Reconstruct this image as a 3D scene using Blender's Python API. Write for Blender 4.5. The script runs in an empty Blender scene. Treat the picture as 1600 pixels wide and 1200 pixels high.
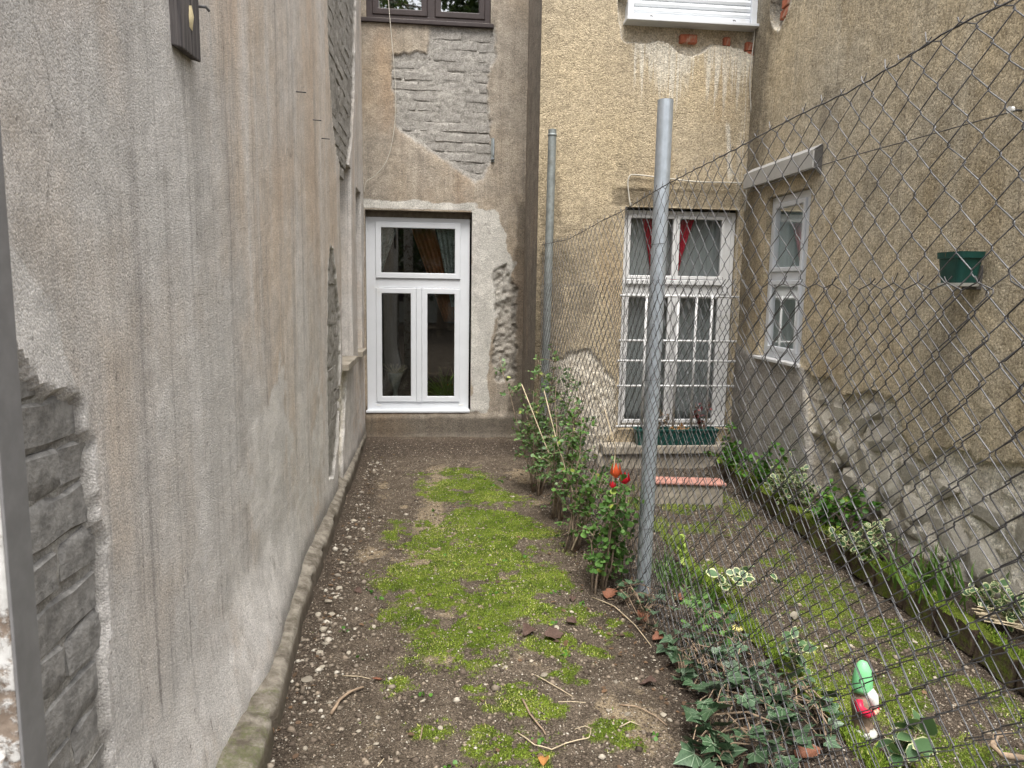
import bpy, bmesh, math, random
import numpy as np
from mathutils import Vector, Matrix, Euler

random.seed(7); rng = np.random.default_rng(11)
SC = bpy.context.scene
COL = SC.collection

# ------------------------------------------------------------------ camera
FPX, CAMH = 1130.0, 1.55
def _cam_axes(vp=(682.0, 448.0), roll=0.016):
    y = np.array([(vp[0]-800)/FPX, (vp[1]-600)/FPX, 1.0]); y /= np.linalg.norm(y)
    p2 = np.array([(vp[0]+1000-800)/FPX, (vp[1]+1000*roll-600)/FPX, 1.0])
    d = np.cross(y, p2); d /= np.linalg.norm(d)
    if d[1] < 0: d = -d
    return np.stack([np.cross(d, y), y, -d])      # rows: world axes in camera space
RW = _cam_axes()
cam_data = bpy.data.cameras.new('camera'); cam = bpy.data.objects.new('camera', cam_data); COL.objects.link(cam)
cam_data.sensor_width = 36.0; cam_data.lens = FPX/1600*36.0
cam_data.clip_start = 0.05; cam_data.clip_end = 2000
right, down, fwd = RW[:, 0], RW[:, 1], RW[:, 2]
M = Matrix.Identity(4)
for i in range(3):
    M[i][0] = right[i]; M[i][1] = -down[i]; M[i][2] = -fwd[i]
M[2][3] = CAMH
cam.matrix_world = M
cam_data.dof.use_dof = True; cam_data.dof.focus_distance = 2.9; cam_data.dof.aperture_fstop = 13.0
SC.camera = cam

# ------------------------------------------------------------------ world, sun, exposure
SUN_EL, SUN_AZ = math.radians(66), math.radians(178)     # azimuth clockwise from +Y
w = bpy.data.worlds.new('World'); SC.world = w; w.use_nodes = True
nt = w.node_tree; nt.nodes.clear()
wo = nt.nodes.new('ShaderNodeOutputWorld'); wb = nt.nodes.new('ShaderNodeBackground')
sk = nt.nodes.new('ShaderNodeTexSky'); sk.sky_type = 'NISHITA'; sk.sun_disc = False
sk.sun_elevation = SUN_EL; sk.sun_rotation = SUN_AZ; sk.air_density = 1.2; sk.dust_density = 4.0
hs = nt.nodes.new('ShaderNodeHueSaturation'); hs.inputs['Saturation'].default_value = 0.22
nt.links.new(sk.outputs[0], hs.inputs['Color']); nt.links.new(hs.outputs[0], wb.inputs[0])
wb.inputs[1].default_value = 0.115; nt.links.new(wb.outputs[0], wo.inputs[0])
sun_d = bpy.data.lights.new('sun', 'SUN'); sun_d.energy = 1.5; sun_d.angle = math.radians(30); sun_d.color = (1.0, 0.96, 0.9)
sun = bpy.data.objects.new('sun', sun_d); COL.objects.link(sun)
sdir = Vector((math.sin(SUN_AZ)*math.cos(SUN_EL), math.cos(SUN_AZ)*math.cos(SUN_EL), math.sin(SUN_EL)))
sun.rotation_euler = sdir.to_track_quat('Z', 'Y').to_euler(); sun.location = (0, 0, 20)
SC.view_settings.view_transform = 'Standard'; SC.view_settings.look = 'None'
SC.view_settings.exposure = 1.58; SC.view_settings.gamma = 1.0
SC.view_settings.use_curve_mapping = False
SC.cycles.use_denoising = True
SC.cycles.max_bounces = 6; SC.cycles.diffuse_bounces = 3; SC.cycles.transparent_max_bounces = 12
SC.cycles.caustics_reflective = False; SC.cycles.caustics_refractive = False
SC.cycles.sample_clamp_indirect = 6

# ------------------------------------------------------------------ pixel -> place
def ray(px, py): return RW @ np.array([(px-800)/FPX, (py-600)/FPX, 1.0])
def on_z(px, py, z=0.0):
    r = ray(px, py); t = (z-CAMH)/r[2]; return Vector((r[0]*t, r[1]*t, z))
def on_y(px, py, Y):
    r = ray(px, py); t = Y/r[1]; return Vector((r[0]*t, Y, CAMH+r[2]*t))
def on_x(px, py, X):
    r = ray(px, py); t = X/r[0]; return Vector((X, r[1]*t, CAMH+r[2]*t))

# ------------------------------------------------------------------ numpy noise
def _hash(ix, iy, seed):
    n = (ix.astype(np.int64)*374761393 + iy.astype(np.int64)*668265263 + seed*974634777) & 0x7fffffff
    n = ((n ^ (n >> 13))*1274126177) & 0x7fffffff
    n = (n ^ (n >> 16)) & 0xffffff
    return n/float(0xffffff)
def vnoise(x, y, seed=0):
    x = np.asarray(x, float); y = np.asarray(y, float)
    ix = np.floor(x); iy = np.floor(y); fx = x-ix; fy = y-iy
    fx = fx*fx*(3-2*fx); fy = fy*fy*(3-2*fy)
    a = _hash(ix, iy, seed); b = _hash(ix+1, iy, seed); c = _hash(ix, iy+1, seed); d = _hash(ix+1, iy+1, seed)
    return (a*(1-fx)+b*fx)*(1-fy)+(c*(1-fx)+d*fx)*fy
def fbm(x, y, seed=0, oct=4, gain=.5):
    s = 0; a = 1; t = 0
    for o in range(oct):
        s = s+a*vnoise(np.asarray(x)*2**o, np.asarray(y)*2**o, seed+o*17); t += a; a *= gain
    return s/t-.5
def sstep(a, b, x):
    t = np.clip((x-a)/(b-a), 0, 1); return t*t*(3-2*t)
def poly_sd(P, x, y):
    """signed distance, positive inside"""
    P = np.asarray(P, float); n = len(P); inside = np.zeros(np.shape(x), bool); dm = np.full(np.shape(x), 1e9)
    for i in range(n):
        x0, y0 = P[i]; x1, y1 = P[(i+1) % n]
        c = ((y0 > y) != (y1 > y))
        with np.errstate(divide='ignore', invalid='ignore'):
            xi = (x1-x0)*(y-y0)/(y1-y0+1e-12)+x0
        inside ^= (c & (x < xi))
        dx, dy = x1-x0, y1-y0; L = dx*dx+dy*dy+1e-12
        t = np.clip(((x-x0)*dx+(y-y0)*dy)/L, 0, 1)
        dm = np.minimum(dm, np.hypot(x-x0-t*dx, y-y0-t*dy))
    return np.where(inside, dm, -dm)

# ------------------------------------------------------------------ object helpers
def wloc(o):
    v = Vector((0, 0, 0))
    while o is not None:
        v = v+o.location; o = o.parent
    return v
def tag(o, label=None, cat=None, group=None, kind=None):
    if label: o['label'] = label
    if cat: o['category'] = cat
    if group: o['group'] = group
    if kind: o['kind'] = kind
    return o
def thing(name, label, cat, loc=(0, 0, 0), group=None):
    o = bpy.data.objects.new(name, None); COL.objects.link(o); o.location = loc; o.empty_display_size = .1
    return tag(o, label, cat, group)
def obj_from(name, me, mat, parent=None):
    if mat is not None and not me.materials: me.materials.append(mat)
    o = bpy.data.objects.new(name, me); COL.objects.link(o)
    if parent is not None: o.parent = parent
    return o
def raw_mesh(name, V, F, smooth=False, attrs=None, uv=None):
    """V (n,3) array, F (m,k) array with constant k"""
    V = np.asarray(V, np.float32); F = np.asarray(F, np.int32)
    me = bpy.data.meshes.new(name); k = F.shape[1]
    me.vertices.add(len(V)); me.vertices.foreach_set('co', V.ravel())
    me.loops.add(F.size); me.loops.foreach_set('vertex_index', F.ravel())
    me.polygons.add(len(F)); me.polygons.foreach_set('loop_start', np.arange(0, F.size, k, dtype=np.int32))
    if smooth: me.polygons.foreach_set('use_smooth', np.ones(len(F), bool))
    me.update(calc_edges=True)
    for nm, arr in (attrs or {}).items():
        arr = np.asarray(arr, np.float32)
        if arr.ndim == 1:
            a = me.attributes.new(nm, 'FLOAT', 'POINT'); a.data.foreach_set('value', arr)
        else:
            a = me.attributes.new(nm, 'FLOAT_COLOR', 'POINT'); a.data.foreach_set('color', arr.ravel())
    if uv is not None:
        u = me.uv_layers.new(name='UVMap'); u.data.foreach_set('uv', np.asarray(uv, np.float32)[F.ravel()].ravel())
    me.validate()
    return me
class MB:
    """collects boxes, tubes and loose polygons; build() links ONE mesh object"""
    def __init__(s): s.v = []; s.f = []
    def poly(s, pts, faces):
        b = len(s.v); s.v += [Vector(p) for p in pts]; s.f += [tuple(b+i for i in f) for f in faces]; return s
    def box(s, x0, x1, y0, y1, z0, z1):
        return s.poly([(x0,y0,z0),(x1,y0,z0),(x1,y1,z0),(x0,y1,z0),(x0,y0,z1),(x1,y0,z1),(x1,y1,z1),(x0,y1,z1)],
                      [(0,3,2,1),(4,5,6,7),(0,1,5,4),(1,2,6,5),(2,3,7,6),(3,0,4,7)])
    def frame(s, u0, u1, v0, v1, wd, n0, n1, T, wb=None):
        """mitred rectangular frame ring; T(u,v,n)->point; wd bar width; wb bottom width"""
        wb = wb or wd
        o = [(u0,v0),(u1,v0),(u1,v1),(u0,v1)]; i = [(u0+wd,v0+wb),(u1-wd,v0+wb),(u1-wd,v1-wd),(u0+wd,v1-wd)]
        pts = [T(*p, n0) for p in o]+[T(*p, n0) for p in i]+[T(*p, n1) for p in o]+[T(*p, n1) for p in i]
        f = []
        for k in range(4):
            j = (k+1) % 4
            f += [(k,j,4+j,4+k), (8+k,12+k,12+j,8+j), (k,8+k,8+j,j), (4+k,4+j,12+j,12+k)]
        return s.poly(pts, f)
    def tbox(s, u0, u1, v0, v1, n0, n1, T):
        return s.poly([T(u0,v0,n0),T(u1,v0,n0),T(u1,v1,n0),T(u0,v1,n0),T(u0,v0,n1),T(u1,v0,n1),T(u1,v1,n1),T(u0,v1,n1)],
                      [(0,3,2,1),(4,5,6,7),(0,1,5,4),(1,2,6,5),(2,3,7,6),(3,0,4,7)])
    def tube(s, pts, r, sides=6, cap=True):
        pts = [Vector(p) for p in pts]; n = len(pts); rs = r if hasattr(r, '__len__') else [r]*n
        b = len(s.v); prev = None
        for i, p in enumerate(pts):
            t = (pts[min(i+1, n-1)]-pts[max(i-1, 0)]).normalized()
            if prev is None: a = t.orthogonal().normalized()
            else:
                a = prev-t*prev.dot(t); a = a.normalized() if a.length > 1e-6 else t.orthogonal().normalized()
            prev = a; c = t.cross(a)
            for k in range(sides):
                th = 2*math.pi*k/sides; s.v.append(p+(a*math.cos(th)+c*math.sin(th))*rs[i])
        for i in range(n-1):
            for k in range(sides):
                k2 = (k+1) % sides
                s.f.append((b+i*sides+k, b+i*sides+k2, b+(i+1)*sides+k2, b+(i+1)*sides+k))
        if cap:
            s.f.append(tuple(b+k for k in reversed(range(sides)))); s.f.append(tuple(b+(n-1)*sides+k for k in range(sides)))
        return s
    def lathe(s, prof, c, seg=20):
        """prof list of (r,z), c base centre"""
        b = len(s.v); c = Vector(c)
        for r, z in prof:
            for k in range(seg):
                th = 2*math.pi*k/seg; s.v.append(c+Vector((r*math.cos(th), r*math.sin(th), z)))
        for i in range(len(prof)-1):
            for k in range(seg):
                k2 = (k+1) % seg
                s.f.append((b+i*seg+k, b+i*seg+k2, b+(i+1)*seg+k2, b+(i+1)*seg+k))
        s.f.append(tuple(b+k for k in reversed(range(seg)))); s.f.append(tuple(b+(len(prof)-1)*seg+k for k in range(seg)))
        return s
    def build(s, name, mat, parent=None, smooth=False, bevel=0, seg=2):
        off = wloc(parent) if parent is not None else Vector((0, 0, 0))
        me = bpy.data.meshes.new(name); me.from_pydata([tuple(v-off) for v in s.v], [], s.f); me.update()
        if smooth:
            me.polygons.foreach_set('use_smooth', [True]*len(me.polygons))
        o = obj_from(name, me, mat, parent)
        if bevel:
            m = o.modifiers.new('bevel', 'BEVEL'); m.width = bevel; m.segments = seg; m.limit_method = 'ANGLE'
        return o
def rebase(o, loc):
    """put a world-coordinate single mesh object's origin at loc"""
    loc = Vector(loc); o.data.transform(Matrix.Translation(-loc)); o.location = loc; return o

# ------------------------------------------------------------------ materials
class NT:
    def __init__(s, name):
        s.m = bpy.data.materials.new(name); s.m.use_nodes = True; s.t = s.m.node_tree; s.t.nodes.clear()
        s.out = s.t.nodes.new('ShaderNodeOutputMaterial'); s._c = None
    def n(s, t, **k):
        nd = s.t.nodes.new(t)
        for a, b in k.items(): setattr(nd, a, b)
        return nd
    def l(s, a, b): s.t.links.new(a, b)
    def put(s, sock, v):
        if hasattr(v, 'is_output') or isinstance(v, bpy.types.NodeSocket): s.l(v, sock)
        elif isinstance(v, (tuple, list)) and len(v) == 3 and sock.type == 'RGBA': sock.default_value = (*v, 1)
        else: sock.default_value = v
    def coord(s, kind='Object'):
        if s._c is None: s._c = s.n('ShaderNodeTexCoord')
        return s._c.outputs[kind]
    def mapping(s, scale, vec=None, loc=(0, 0, 0)):
        m = s.n('ShaderNodeMapping'); m.inputs['Scale'].default_value = scale; m.inputs['Location'].default_value = loc
        s.l(vec or s.coord(), m.inputs['Vector']); return m.outputs[0]
    def noise(s, scale, detail=4, rough=.55, vec=None, dist=0):
        n = s.n('ShaderNodeTexNoise'); n.inputs['Scale'].default_value = scale; n.inputs['Detail'].default_value = detail
        n.inputs['Roughness'].default_value = rough; n.inputs['Distortion'].default_value = dist
        s.l(vec or s.coord(), n.inputs['Vector']); return n.outputs['Fac']
    def voronoi(s, scale, vec=None, out='Distance', feature='F1'):
        n = s.n('ShaderNodeTexVoronoi', feature=feature); n.inputs['Scale'].default_value = scale
        s.l(vec or s.coord(), n.inputs['Vector']); return n.outputs[out]
    def rng(s, v, a, b, c=0.0, d=1.0):
        n = s.n('ShaderNodeMapRange'); n.interpolation_type = 'SMOOTHSTEP'
        s.put(n.inputs['Value'], v); n.inputs['From Min'].default_value = a; n.inputs['From Max'].default_value = b
        n.inputs['To Min'].default_value = c; n.inputs['To Max'].default_value = d; return n.outputs[0]
    def math(s, op, a, b=0.0):
        n = s.n('ShaderNodeMath', operation=op); s.put(n.inputs[0], a); s.put(n.inputs[1], b); return n.outputs[0]
    def mix(s, fac, a, b, mode='MIX'):
        n = s.n('ShaderNodeMix', data_type='RGBA', blend_type=mode); s.put(n.inputs[0], fac)
        s.put(n.inputs[6], a); s.put(n.inputs[7], b); return n.outputs[2]
    def attr(s, name, out='Color'):
        n = s.n('ShaderNodeAttribute', attribute_name=name); return n.outputs[out]
    def sep(s, c):
        n = s.n('ShaderNodeSeparateColor'); s.l(c, n.inputs[0]); return n.outputs
    def bump(s, h, strength=.5, dist=.005, normal=None):
        n = s.n('ShaderNodeBump'); n.inputs['Strength'].default_value = strength; n.inputs['Distance'].default_value = dist
        s.l(h, n.inputs['Height'])
        if normal: s.l(normal, n.inputs['Normal'])
        return n.outputs[0]
    def bsdf(s, col, rough=.8, metal=0.0, normal=None, spec=.3, **kw):
        b = s.n('ShaderNodeBsdfPrincipled'); s.put(b.inputs['Base Color'], col); s.put(b.inputs['Roughness'], rough)
        s.put(b.inputs['Metallic'], metal); b.inputs['Specular IOR Level'].default_value = spec
        for k, v in kw.items(): s.put(b.inputs[k.replace('_', ' ')], v)
        if normal: s.l(normal, b.inputs['Normal'])
        s.l(b.outputs[0], s.out.inputs[0]); return s.m
def obrand(t):
    return t.n('ShaderNodeObjectInfo').outputs['Random']

def wall_mat(name, tan, grey, light, dark, u_axis, cement=(.33,.31,.285), speck=60.0, speck_amt=.35, streak=1.0, rusty=(.36,.24,.15), bump=.55, mot=.35):
    t = NT(name)
    def sc(u, v): return (u, u, v)
    big = t.noise(.75, 5, .6)
    col = t.mix(t.rng(big, .36, .62), tan, grey)
    st = t.noise(1.0, 6, .6, t.mapping(sc(5.0, .28)))
    col = t.mix(t.math('MULTIPLY', t.rng(st, .45, .72), .75*streak), col, light)
    st2 = t.noise(1.0, 7, .65, t.mapping(sc(11.0, .33), loc=(3.1, 7.7, 1.3)))
    col = t.mix(t.math('MULTIPLY', t.rng(st2, .50, .74), .6*streak), col, dark)
    st3 = t.noise(1.0, 5, .6, t.mapping(sc(38.0, .7), loc=(9, 2, 5)))
    col = t.mix(t.math('MULTIPLY', t.math('MULTIPLY', t.rng(st3, .52, .70), .30*streak), t.attr('m1', 'Alpha')), col, tuple(c*.7 for c in dark))
    ru = t.noise(1.0, 5, .55, t.mapping(sc(2.1, .8), loc=(1, 4, 8)))
    col = t.mix(t.math('MULTIPLY', t.rng(ru, .52, .75), .45), col, rusty)
    mottle = t.noise(9.0, 6, .7)
    col = t.mix(mot, col, t.mix(t.rng(mottle, .35, .65), (.55,.55,.55), (1.35,1.35,1.35)), 'MULTIPLY')
    m = t.sep(t.attr('m1')); mn = t.noise(14, 6, .65)
    # cement (R), lime (G), damp (B)
    ce = t.rng(t.math('ADD', m[0], t.math('MULTIPLY', t.math('SUBTRACT', mn, .5), .9)), .35, .65)
    cemc = t.mix(t.rng(t.noise(5.5, 5, .65), .35, .68), cement, tuple(c*1.28 for c in cement))
    col = t.mix(ce, col, cemc)
    lime_n = t.noise(1.0, 6, .65, t.mapping(sc(48.0, .75), loc=(5, 5, 2)))
    li = t.rng(t.math('ADD', m[1], t.math('MULTIPLY', t.math('SUBTRACT', lime_n, .5), 1.5)), .45, .85)
    col = t.mix(t.math('MULTIPLY', li, .8), col, (.62,.59,.52))
    mb = t.sep(t.attr('m2'))      # bare mortar (R), bare earth brown (G), moss (B)
    col = t.mix(mb[0], col, t.mix(t.rng(t.noise(18, 5, .7), .35, .65), (.255,.242,.222), (.40,.382,.352)))
    col = t.mix(mb[1], col, t.mix(t.rng(t.noise(11, 6, .7), .38, .62), (.55,.50,.42), (.80,.76,.68)))
    col = t.mix(t.rng(t.math('ADD', mb[2], t.math('MULTIPLY', t.math('SUBTRACT', mn, .5), .9)), .4, .8), col, (.10,.115,.04))
    da = t.rng(t.math('ADD', m[2], t.math('MULTIPLY', t.math('SUBTRACT', mn, .5), .7)), .2, .9)
    col = t.mix(t.math('MULTIPLY', da, .78), col, t.mix(.72, col, (.03,.024,.018)))
    # hairline cracks
    cv = t.n('ShaderNodeTexVoronoi', feature='DISTANCE_TO_EDGE'); cv.inputs['Scale'].default_value = 1.15
    wv = t.n('ShaderNodeVectorMath', operation='ADD'); nz = t.n('ShaderNodeTexNoise'); nz.inputs['Scale'].default_value = 5; nz.inputs['Detail'].default_value = 3; t.l(t.coord(), nz.inputs['Vector'])
    vs_ = t.n('ShaderNodeVectorMath', operation='SCALE'); vs_.inputs['Scale'].default_value = .22; t.l(nz.outputs['Color'], vs_.inputs[0]); t.l(t.mapping((1.6, 1.6, .6)), wv.inputs[0]); t.l(vs_.outputs[0], wv.inputs[1]); t.l(wv.outputs[0], cv.inputs['Vector'])
    cr = t.math('MULTIPLY', t.rng(cv.outputs['Distance'], .006, .0015), t.rng(t.noise(1.7, 3, .5, t.mapping((1, 1, 1), loc=(8, 3, 9))), .58, .66))
    col = t.mix(t.math('MULTIPLY', cr, .3), col, (.06,.05,.042))
    # roughcast grain: stuck-on aggregate
    vn = t.n('ShaderNodeTexVoronoi'); vn.inputs['Scale'].default_value = speck*2.1; t.l(t.mapping((1, 1, .82)), vn.inputs['Vector'])
    vr = t.sep(vn.outputs['Color'])
    g1 = t.noise(speck*1.2, 8, .82)
    grain = t.math('SUBTRACT', g1, t.math('MULTIPLY', vn.outputs['Distance'], .55))
    sp = t.math('ADD', t.math('MULTIPLY', vr[0], .55), t.math('MULTIPLY', t.rng(g1, .36, .64), .45))
    col = t.mix(speck_amt, col, t.mix(sp, (.30,.29,.28), (1.66,1.64,1.6)), 'MULTIPLY')
    pits = t.rng(t.noise(speck*.55, 2, .5, t.mapping((1, 1, 1), loc=(11, 3, 6))), .68, .76)
    col = t.mix(t.math('MULTIPLY', pits, .5), col, (.05,.042,.035))
    h = t.math('ADD', grain, t.math('MULTIPLY', mottle, .6))
    return t.bsdf(col, .92, normal=t.bump(h, bump, .012), spec=.15)

MAT = {}
MAT['left'] = wall_mat('render_left', (.63,.535,.445), (.595,.57,.545), (.72,.695,.675), (.33,.305,.29), 'y', speck=110, speck_amt=.46, bump=.55, rusty=(.58,.44,.33), mot=.2, cement=(.60,.575,.55))
MAT['rear'] = wall_mat('render_rear', (.385,.315,.235), (.345,.305,.255), (.43,.385,.325), (.20,.17,.14), 'x', cement=(.50,.485,.45), speck=60, speck_amt=.45, streak=.8)
MAT['right'] = wall_mat('render_right', (.475,.395,.27), (.42,.355,.255), (.52,.445,.325), (.22,.185,.14), 'x', speck=54, speck_amt=.72, streak=.4, rusty=(.42,.31,.18), mot=.12, bump=.8)
MAT['side'] = wall_mat('render_side', (.54,.455,.32), (.47,.415,.32), (.59,.535,.43), (.20,.175,.145), 'y', speck=54, speck_amt=.78, streak=.75, rusty=(.30,.22,.11), mot=.2, bump=.8)
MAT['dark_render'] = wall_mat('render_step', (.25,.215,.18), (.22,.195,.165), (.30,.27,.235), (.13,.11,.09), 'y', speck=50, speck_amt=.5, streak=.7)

def simple(name, col, rough=.6, metal=0.0, var=.15, scale=20.0, bump=.0, spec=.35, dirt=None, dirt_lo=.55):
    t = NT(name); n = t.noise(scale, 5, .65)
    c = t.mix(t.rng(n, .3, .7), tuple(x*(1-var) for x in col), tuple(min(1, x*(1+var)) for x in col))
    if dirt: c = t.mix(t.math('MULTIPLY', t.rng(t.noise(scale*.35, 6, .7), dirt_lo, dirt_lo+.2), .8), c, dirt)
    nm = t.bump(t.noise(scale*4, 4, .6), bump, .004) if bump else None
    return t.bsdf(c, rough, metal, nm, spec)
MAT['pvc'] = simple('white_pvc', (.64,.66,.69), .38, var=.03, scale=6, dirt=(.56,.54,.49), dirt_lo=.62)
MAT['pvc_old'] = simple('white_paint', (.62,.62,.62), .5, var=.05, scale=9, dirt=(.45,.42,.36), dirt_lo=.57, bump=.05)
MAT['brown_pvc'] = simple('brown_pvc', (.038,.027,.026), .5, var=.2, scale=12)
MAT['galv'] = simple('galvanised_steel', (.43,.475,.52), .42, .55, var=.16, scale=9, dirt=(.26,.26,.26), dirt_lo=.6)
MAT['galv_dull'] = simple('dull_galvanised', (.27,.295,.29), .55, .45, var=.2, scale=12, dirt=(.13,.12,.10), dirt_lo=.5)
MAT['wire'] = simple('fence_wire', (.155,.155,.16), .5, .45, var=.35, scale=14)
MAT['wire_old'] = simple('old_fence_wire', (.095,.092,.092), .55, .4, var=.4, scale=14)
MAT['cable'] = simple('pale_cable', (.50,.47,.41), .6, var=.15)
MAT['cable_dark'] = simple('dark_cable', (.09,.085,.08), .6, var=.2)
MAT['flashing'] = simple('grey_sheet_metal', (.40,.395,.385), .5, .1, var=.08, scale=5, dirt=(.22,.2,.17), dirt_lo=.62)
MAT['green_plastic'] = simple('green_plastic', (.010,.058,.048), .42, var=.2, scale=14, dirt=(.10,.13,.11), dirt_lo=.6)
MAT['white_plastic'] = simple('white_plastic', (.7,.7,.68), .5, var=.05)
MAT['shutter'] = simple('shutter_slat', (.68,.71,.74), .42, var=.03, scale=6)
MAT['steel_post'] = simple('grey_gate_steel', (.225,.22,.22), .5, .2, var=.12, scale=18, dirt=(.34,.33,.31), dirt_lo=.66)
MAT['concrete'] = simple('old_concrete', (.30,.265,.215), .92, var=.3, scale=10, bump=.5, dirt=(.19,.165,.13), dirt_lo=.52)
MAT['twig'] = simple('dry_twig', (.26,.19,.13), .85, var=.35, scale=30)
MAT['twig_pale'] = simple('pale_stalk', (.46,.38,.26), .85, var=.25, scale=30)
MAT['bark'] = simple('shrub_bark', (.24,.185,.135), .9, var=.35, scale=40, bump=.3)
MAT['foam'] = simple('foam_blob', (.66,.56,.34), .9, var=.2)
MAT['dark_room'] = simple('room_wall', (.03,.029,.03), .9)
MAT['room_floor'] = simple('room_floor', (.10,.07,.05), .7)
def peeling():
    t = NT('peeling_white_paint'); n = t.noise(16, 8, .7); n2 = t.noise(40, 5, .6)
    f = t.rng(n, .50, .58)
    c = t.mix(f, t.mix(t.rng(n2, .3, .7), (.50,.49,.47), (.64,.63,.61)), t.mix(t.rng(n2, .35, .65), (.17,.13,.10), (.30,.24,.19)))
    return t.bsdf(c, .75, normal=t.bump(t.math('SUBTRACT', n2, t.math('MULTIPLY', f, 1.5)), .4, .004))
MAT['peeling'] = peeling()
def wood():
    t = NT('weathered_wood'); n = t.noise(1, 7, .65, t.mapping((60, 60, 2.5)))
    c = t.mix(t.rng(n, .3, .7), (.035,.032,.035), (.15,.135,.13))
    return t.bsdf(c, .85, normal=t.bump(n, .6, .004))
MAT['wood'] = wood()
def brick_mats():
    t = NT('parged_brick'); r = obrand(t); n = t.noise(24, 6, .7); n2 = t.noise(120, 3, .7)
    c = t.mix(t.rng(n, .3, .7), (.27,.255,.235), (.42,.40,.37))
    c = t.mix(.15, c, t.mix(r, (.62,.62,.6), (1.18,1.14,1.08)), 'MULTIPLY')
    c = t.mix(.4, c, t.mix(t.rng(n2, .38, .62), (.45,.45,.45), (1.35,1.35,1.35)), 'MULTIPLY')
    a = t.bsdf(c, .95, normal=t.bump(t.math('ADD', n, n2), .8, .01), spec=.1)
    t = NT('red_brick'); r = obrand(t); n = t.noise(26, 6, .7)
    c = t.mix(t.rng(n, .3, .7), (.30,.085,.05), (.44,.17,.10)); c = t.mix(t.rng(t.noise(9, 5, .6), .52, .7), c, (.46,.38,.30))
    b = t.bsdf(c, .93, normal=t.bump(n, .6, .008), spec=.1)
    t = NT('rubble_stone'); r = obrand(t); n = t.noise(12, 7, .7); n2 = t.noise(70, 4, .7)
    c = t.mix(t.rng(n, .32, .68), (.54,.49,.41), (.78,.74,.66)); c = t.mix(.45, c, t.mix(r, (.85,.83,.80), (1.15,1.13,1.08)), 'MULTIPLY')
    c = t.mix(.4, c, t.mix(t.rng(n2, .38, .62), (.5,.5,.5), (1.3,1.3,1.3)), 'MULTIPLY')
    d = t.bsdf(c, .95, normal=t.bump(t.math('ADD', n, n2), .9, .015), spec=.1)
    return a, b, d
MAT['brick'], MAT['red_brick'], MAT['stone'] = brick_mats()
def mossy():
    t = NT('mossy_edging'); g = t.n('ShaderNodeNewGeometry'); s = t.n('ShaderNodeSeparateXYZ'); t.l(g.outputs['Normal'], s.inputs[0])
    n = t.noise(16, 6, .7); n2 = t.noise(90, 4, .7)
    br = t.mix(t.rng(n, .3, .7), (.07,.05,.038), (.16,.115,.085))
    mo = t.mix(t.rng(n2, .3, .7), (.055,.075,.012), (.15,.19,.03))
    f = t.rng(t.math('ADD', s.outputs[2], t.math('MULTIPLY', t.math('SUBTRACT', n, .5), 3.2)), -.3, .4)
    return t.bsdf(t.mix(f, br, mo), .95, normal=t.bump(t.math('ADD', n, n2), .9, .012), spec=.1)
MAT['filler'] = simple('brown_filler', (.17,.145,.115), .9, var=.2)
MAT['mossy'] = mossy()
MAT['brick_dark'] = simple('grey_parged_brick', (.25,.24,.225), .95, var=.35, scale=26, bump=.9, spec=.1)
def glass_mat(name, tint=(1, 1, 1), base=.06, k=2.2):
    t = NT(name); fr = t.n('ShaderNodeFresnel'); fr.inputs[0].default_value = 1.5
    f = t.math('ADD', t.math('MULTIPLY', fr.outputs[0], k), base); f = t.math('MINIMUM', f, .95)
    tr = t.n('ShaderNodeBsdfTransparent'); tr.inputs[0].default_value = (*tint, 1)
    gl = t.n('ShaderNodeBsdfGlossy'); gl.inputs['Roughness'].default_value = .015; gl.inputs[0].default_value = (1, 1, 1, 1)
    mx = t.n('ShaderNodeMixShader'); t.l(f, mx.inputs[0]); t.l(tr.outputs[0], mx.inputs[1]); t.l(gl.outputs[0], mx.inputs[2])
    t.l(mx.outputs[0], t.out.inputs[0]); return t.m
MAT['glass'] = glass_mat('window_glass', (.80,.84,.83), .015, 1.4)
MAT['glass_clear'] = glass_mat('clear_window_glass', (.93,.95,.95), .0, .55)
MAT['glass_mirror'] = glass_mat('dark_window_glass', (.5,.52,.52), .25, 3.0)
def cloth(name, col, lace=False):
    t = NT(name)
    if lace:
        n = t.voronoi(55); n2 = t.noise(14, 4, .6)
        f = t.math('ADD', t.math('MULTIPLY', t.rng(n, .15, .5), .45), t.math('MULTIPLY', t.rng(n2, .35, .65), .25))
        b = t.n('ShaderNodeBsdfPrincipled'); t.put(b.inputs['Base Color'], col); b.inputs['Roughness'].default_value = .9
        tr = t.n('ShaderNodeBsdfTransparent'); mx = t.n('ShaderNodeMixShader')
        t.l(t.math('ADD', f, .12), mx.inputs[0]); t.l(tr.outputs[0], mx.inputs[1]); t.l(b.outputs[0], mx.inputs[2]); t.l(mx.outputs[0], t.out.inputs[0]); return t.m
    return t.bsdf(col, .9, spec=.1)
MAT['lace'] = cloth('lace_curtain', (.8,.8,.78), True)
MAT['orange_cloth'] = cloth('orange_curtain', (.46,.19,.09))
MAT['red_cloth'] = cloth('red_curtain', (.55,.025,.06))
MAT['blue_cloth'] = cloth('blue_curtain', (.62,.74,.76))
MAT['grey_cloth'] = cloth('grey_blind', (.40,.41,.41))

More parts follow.
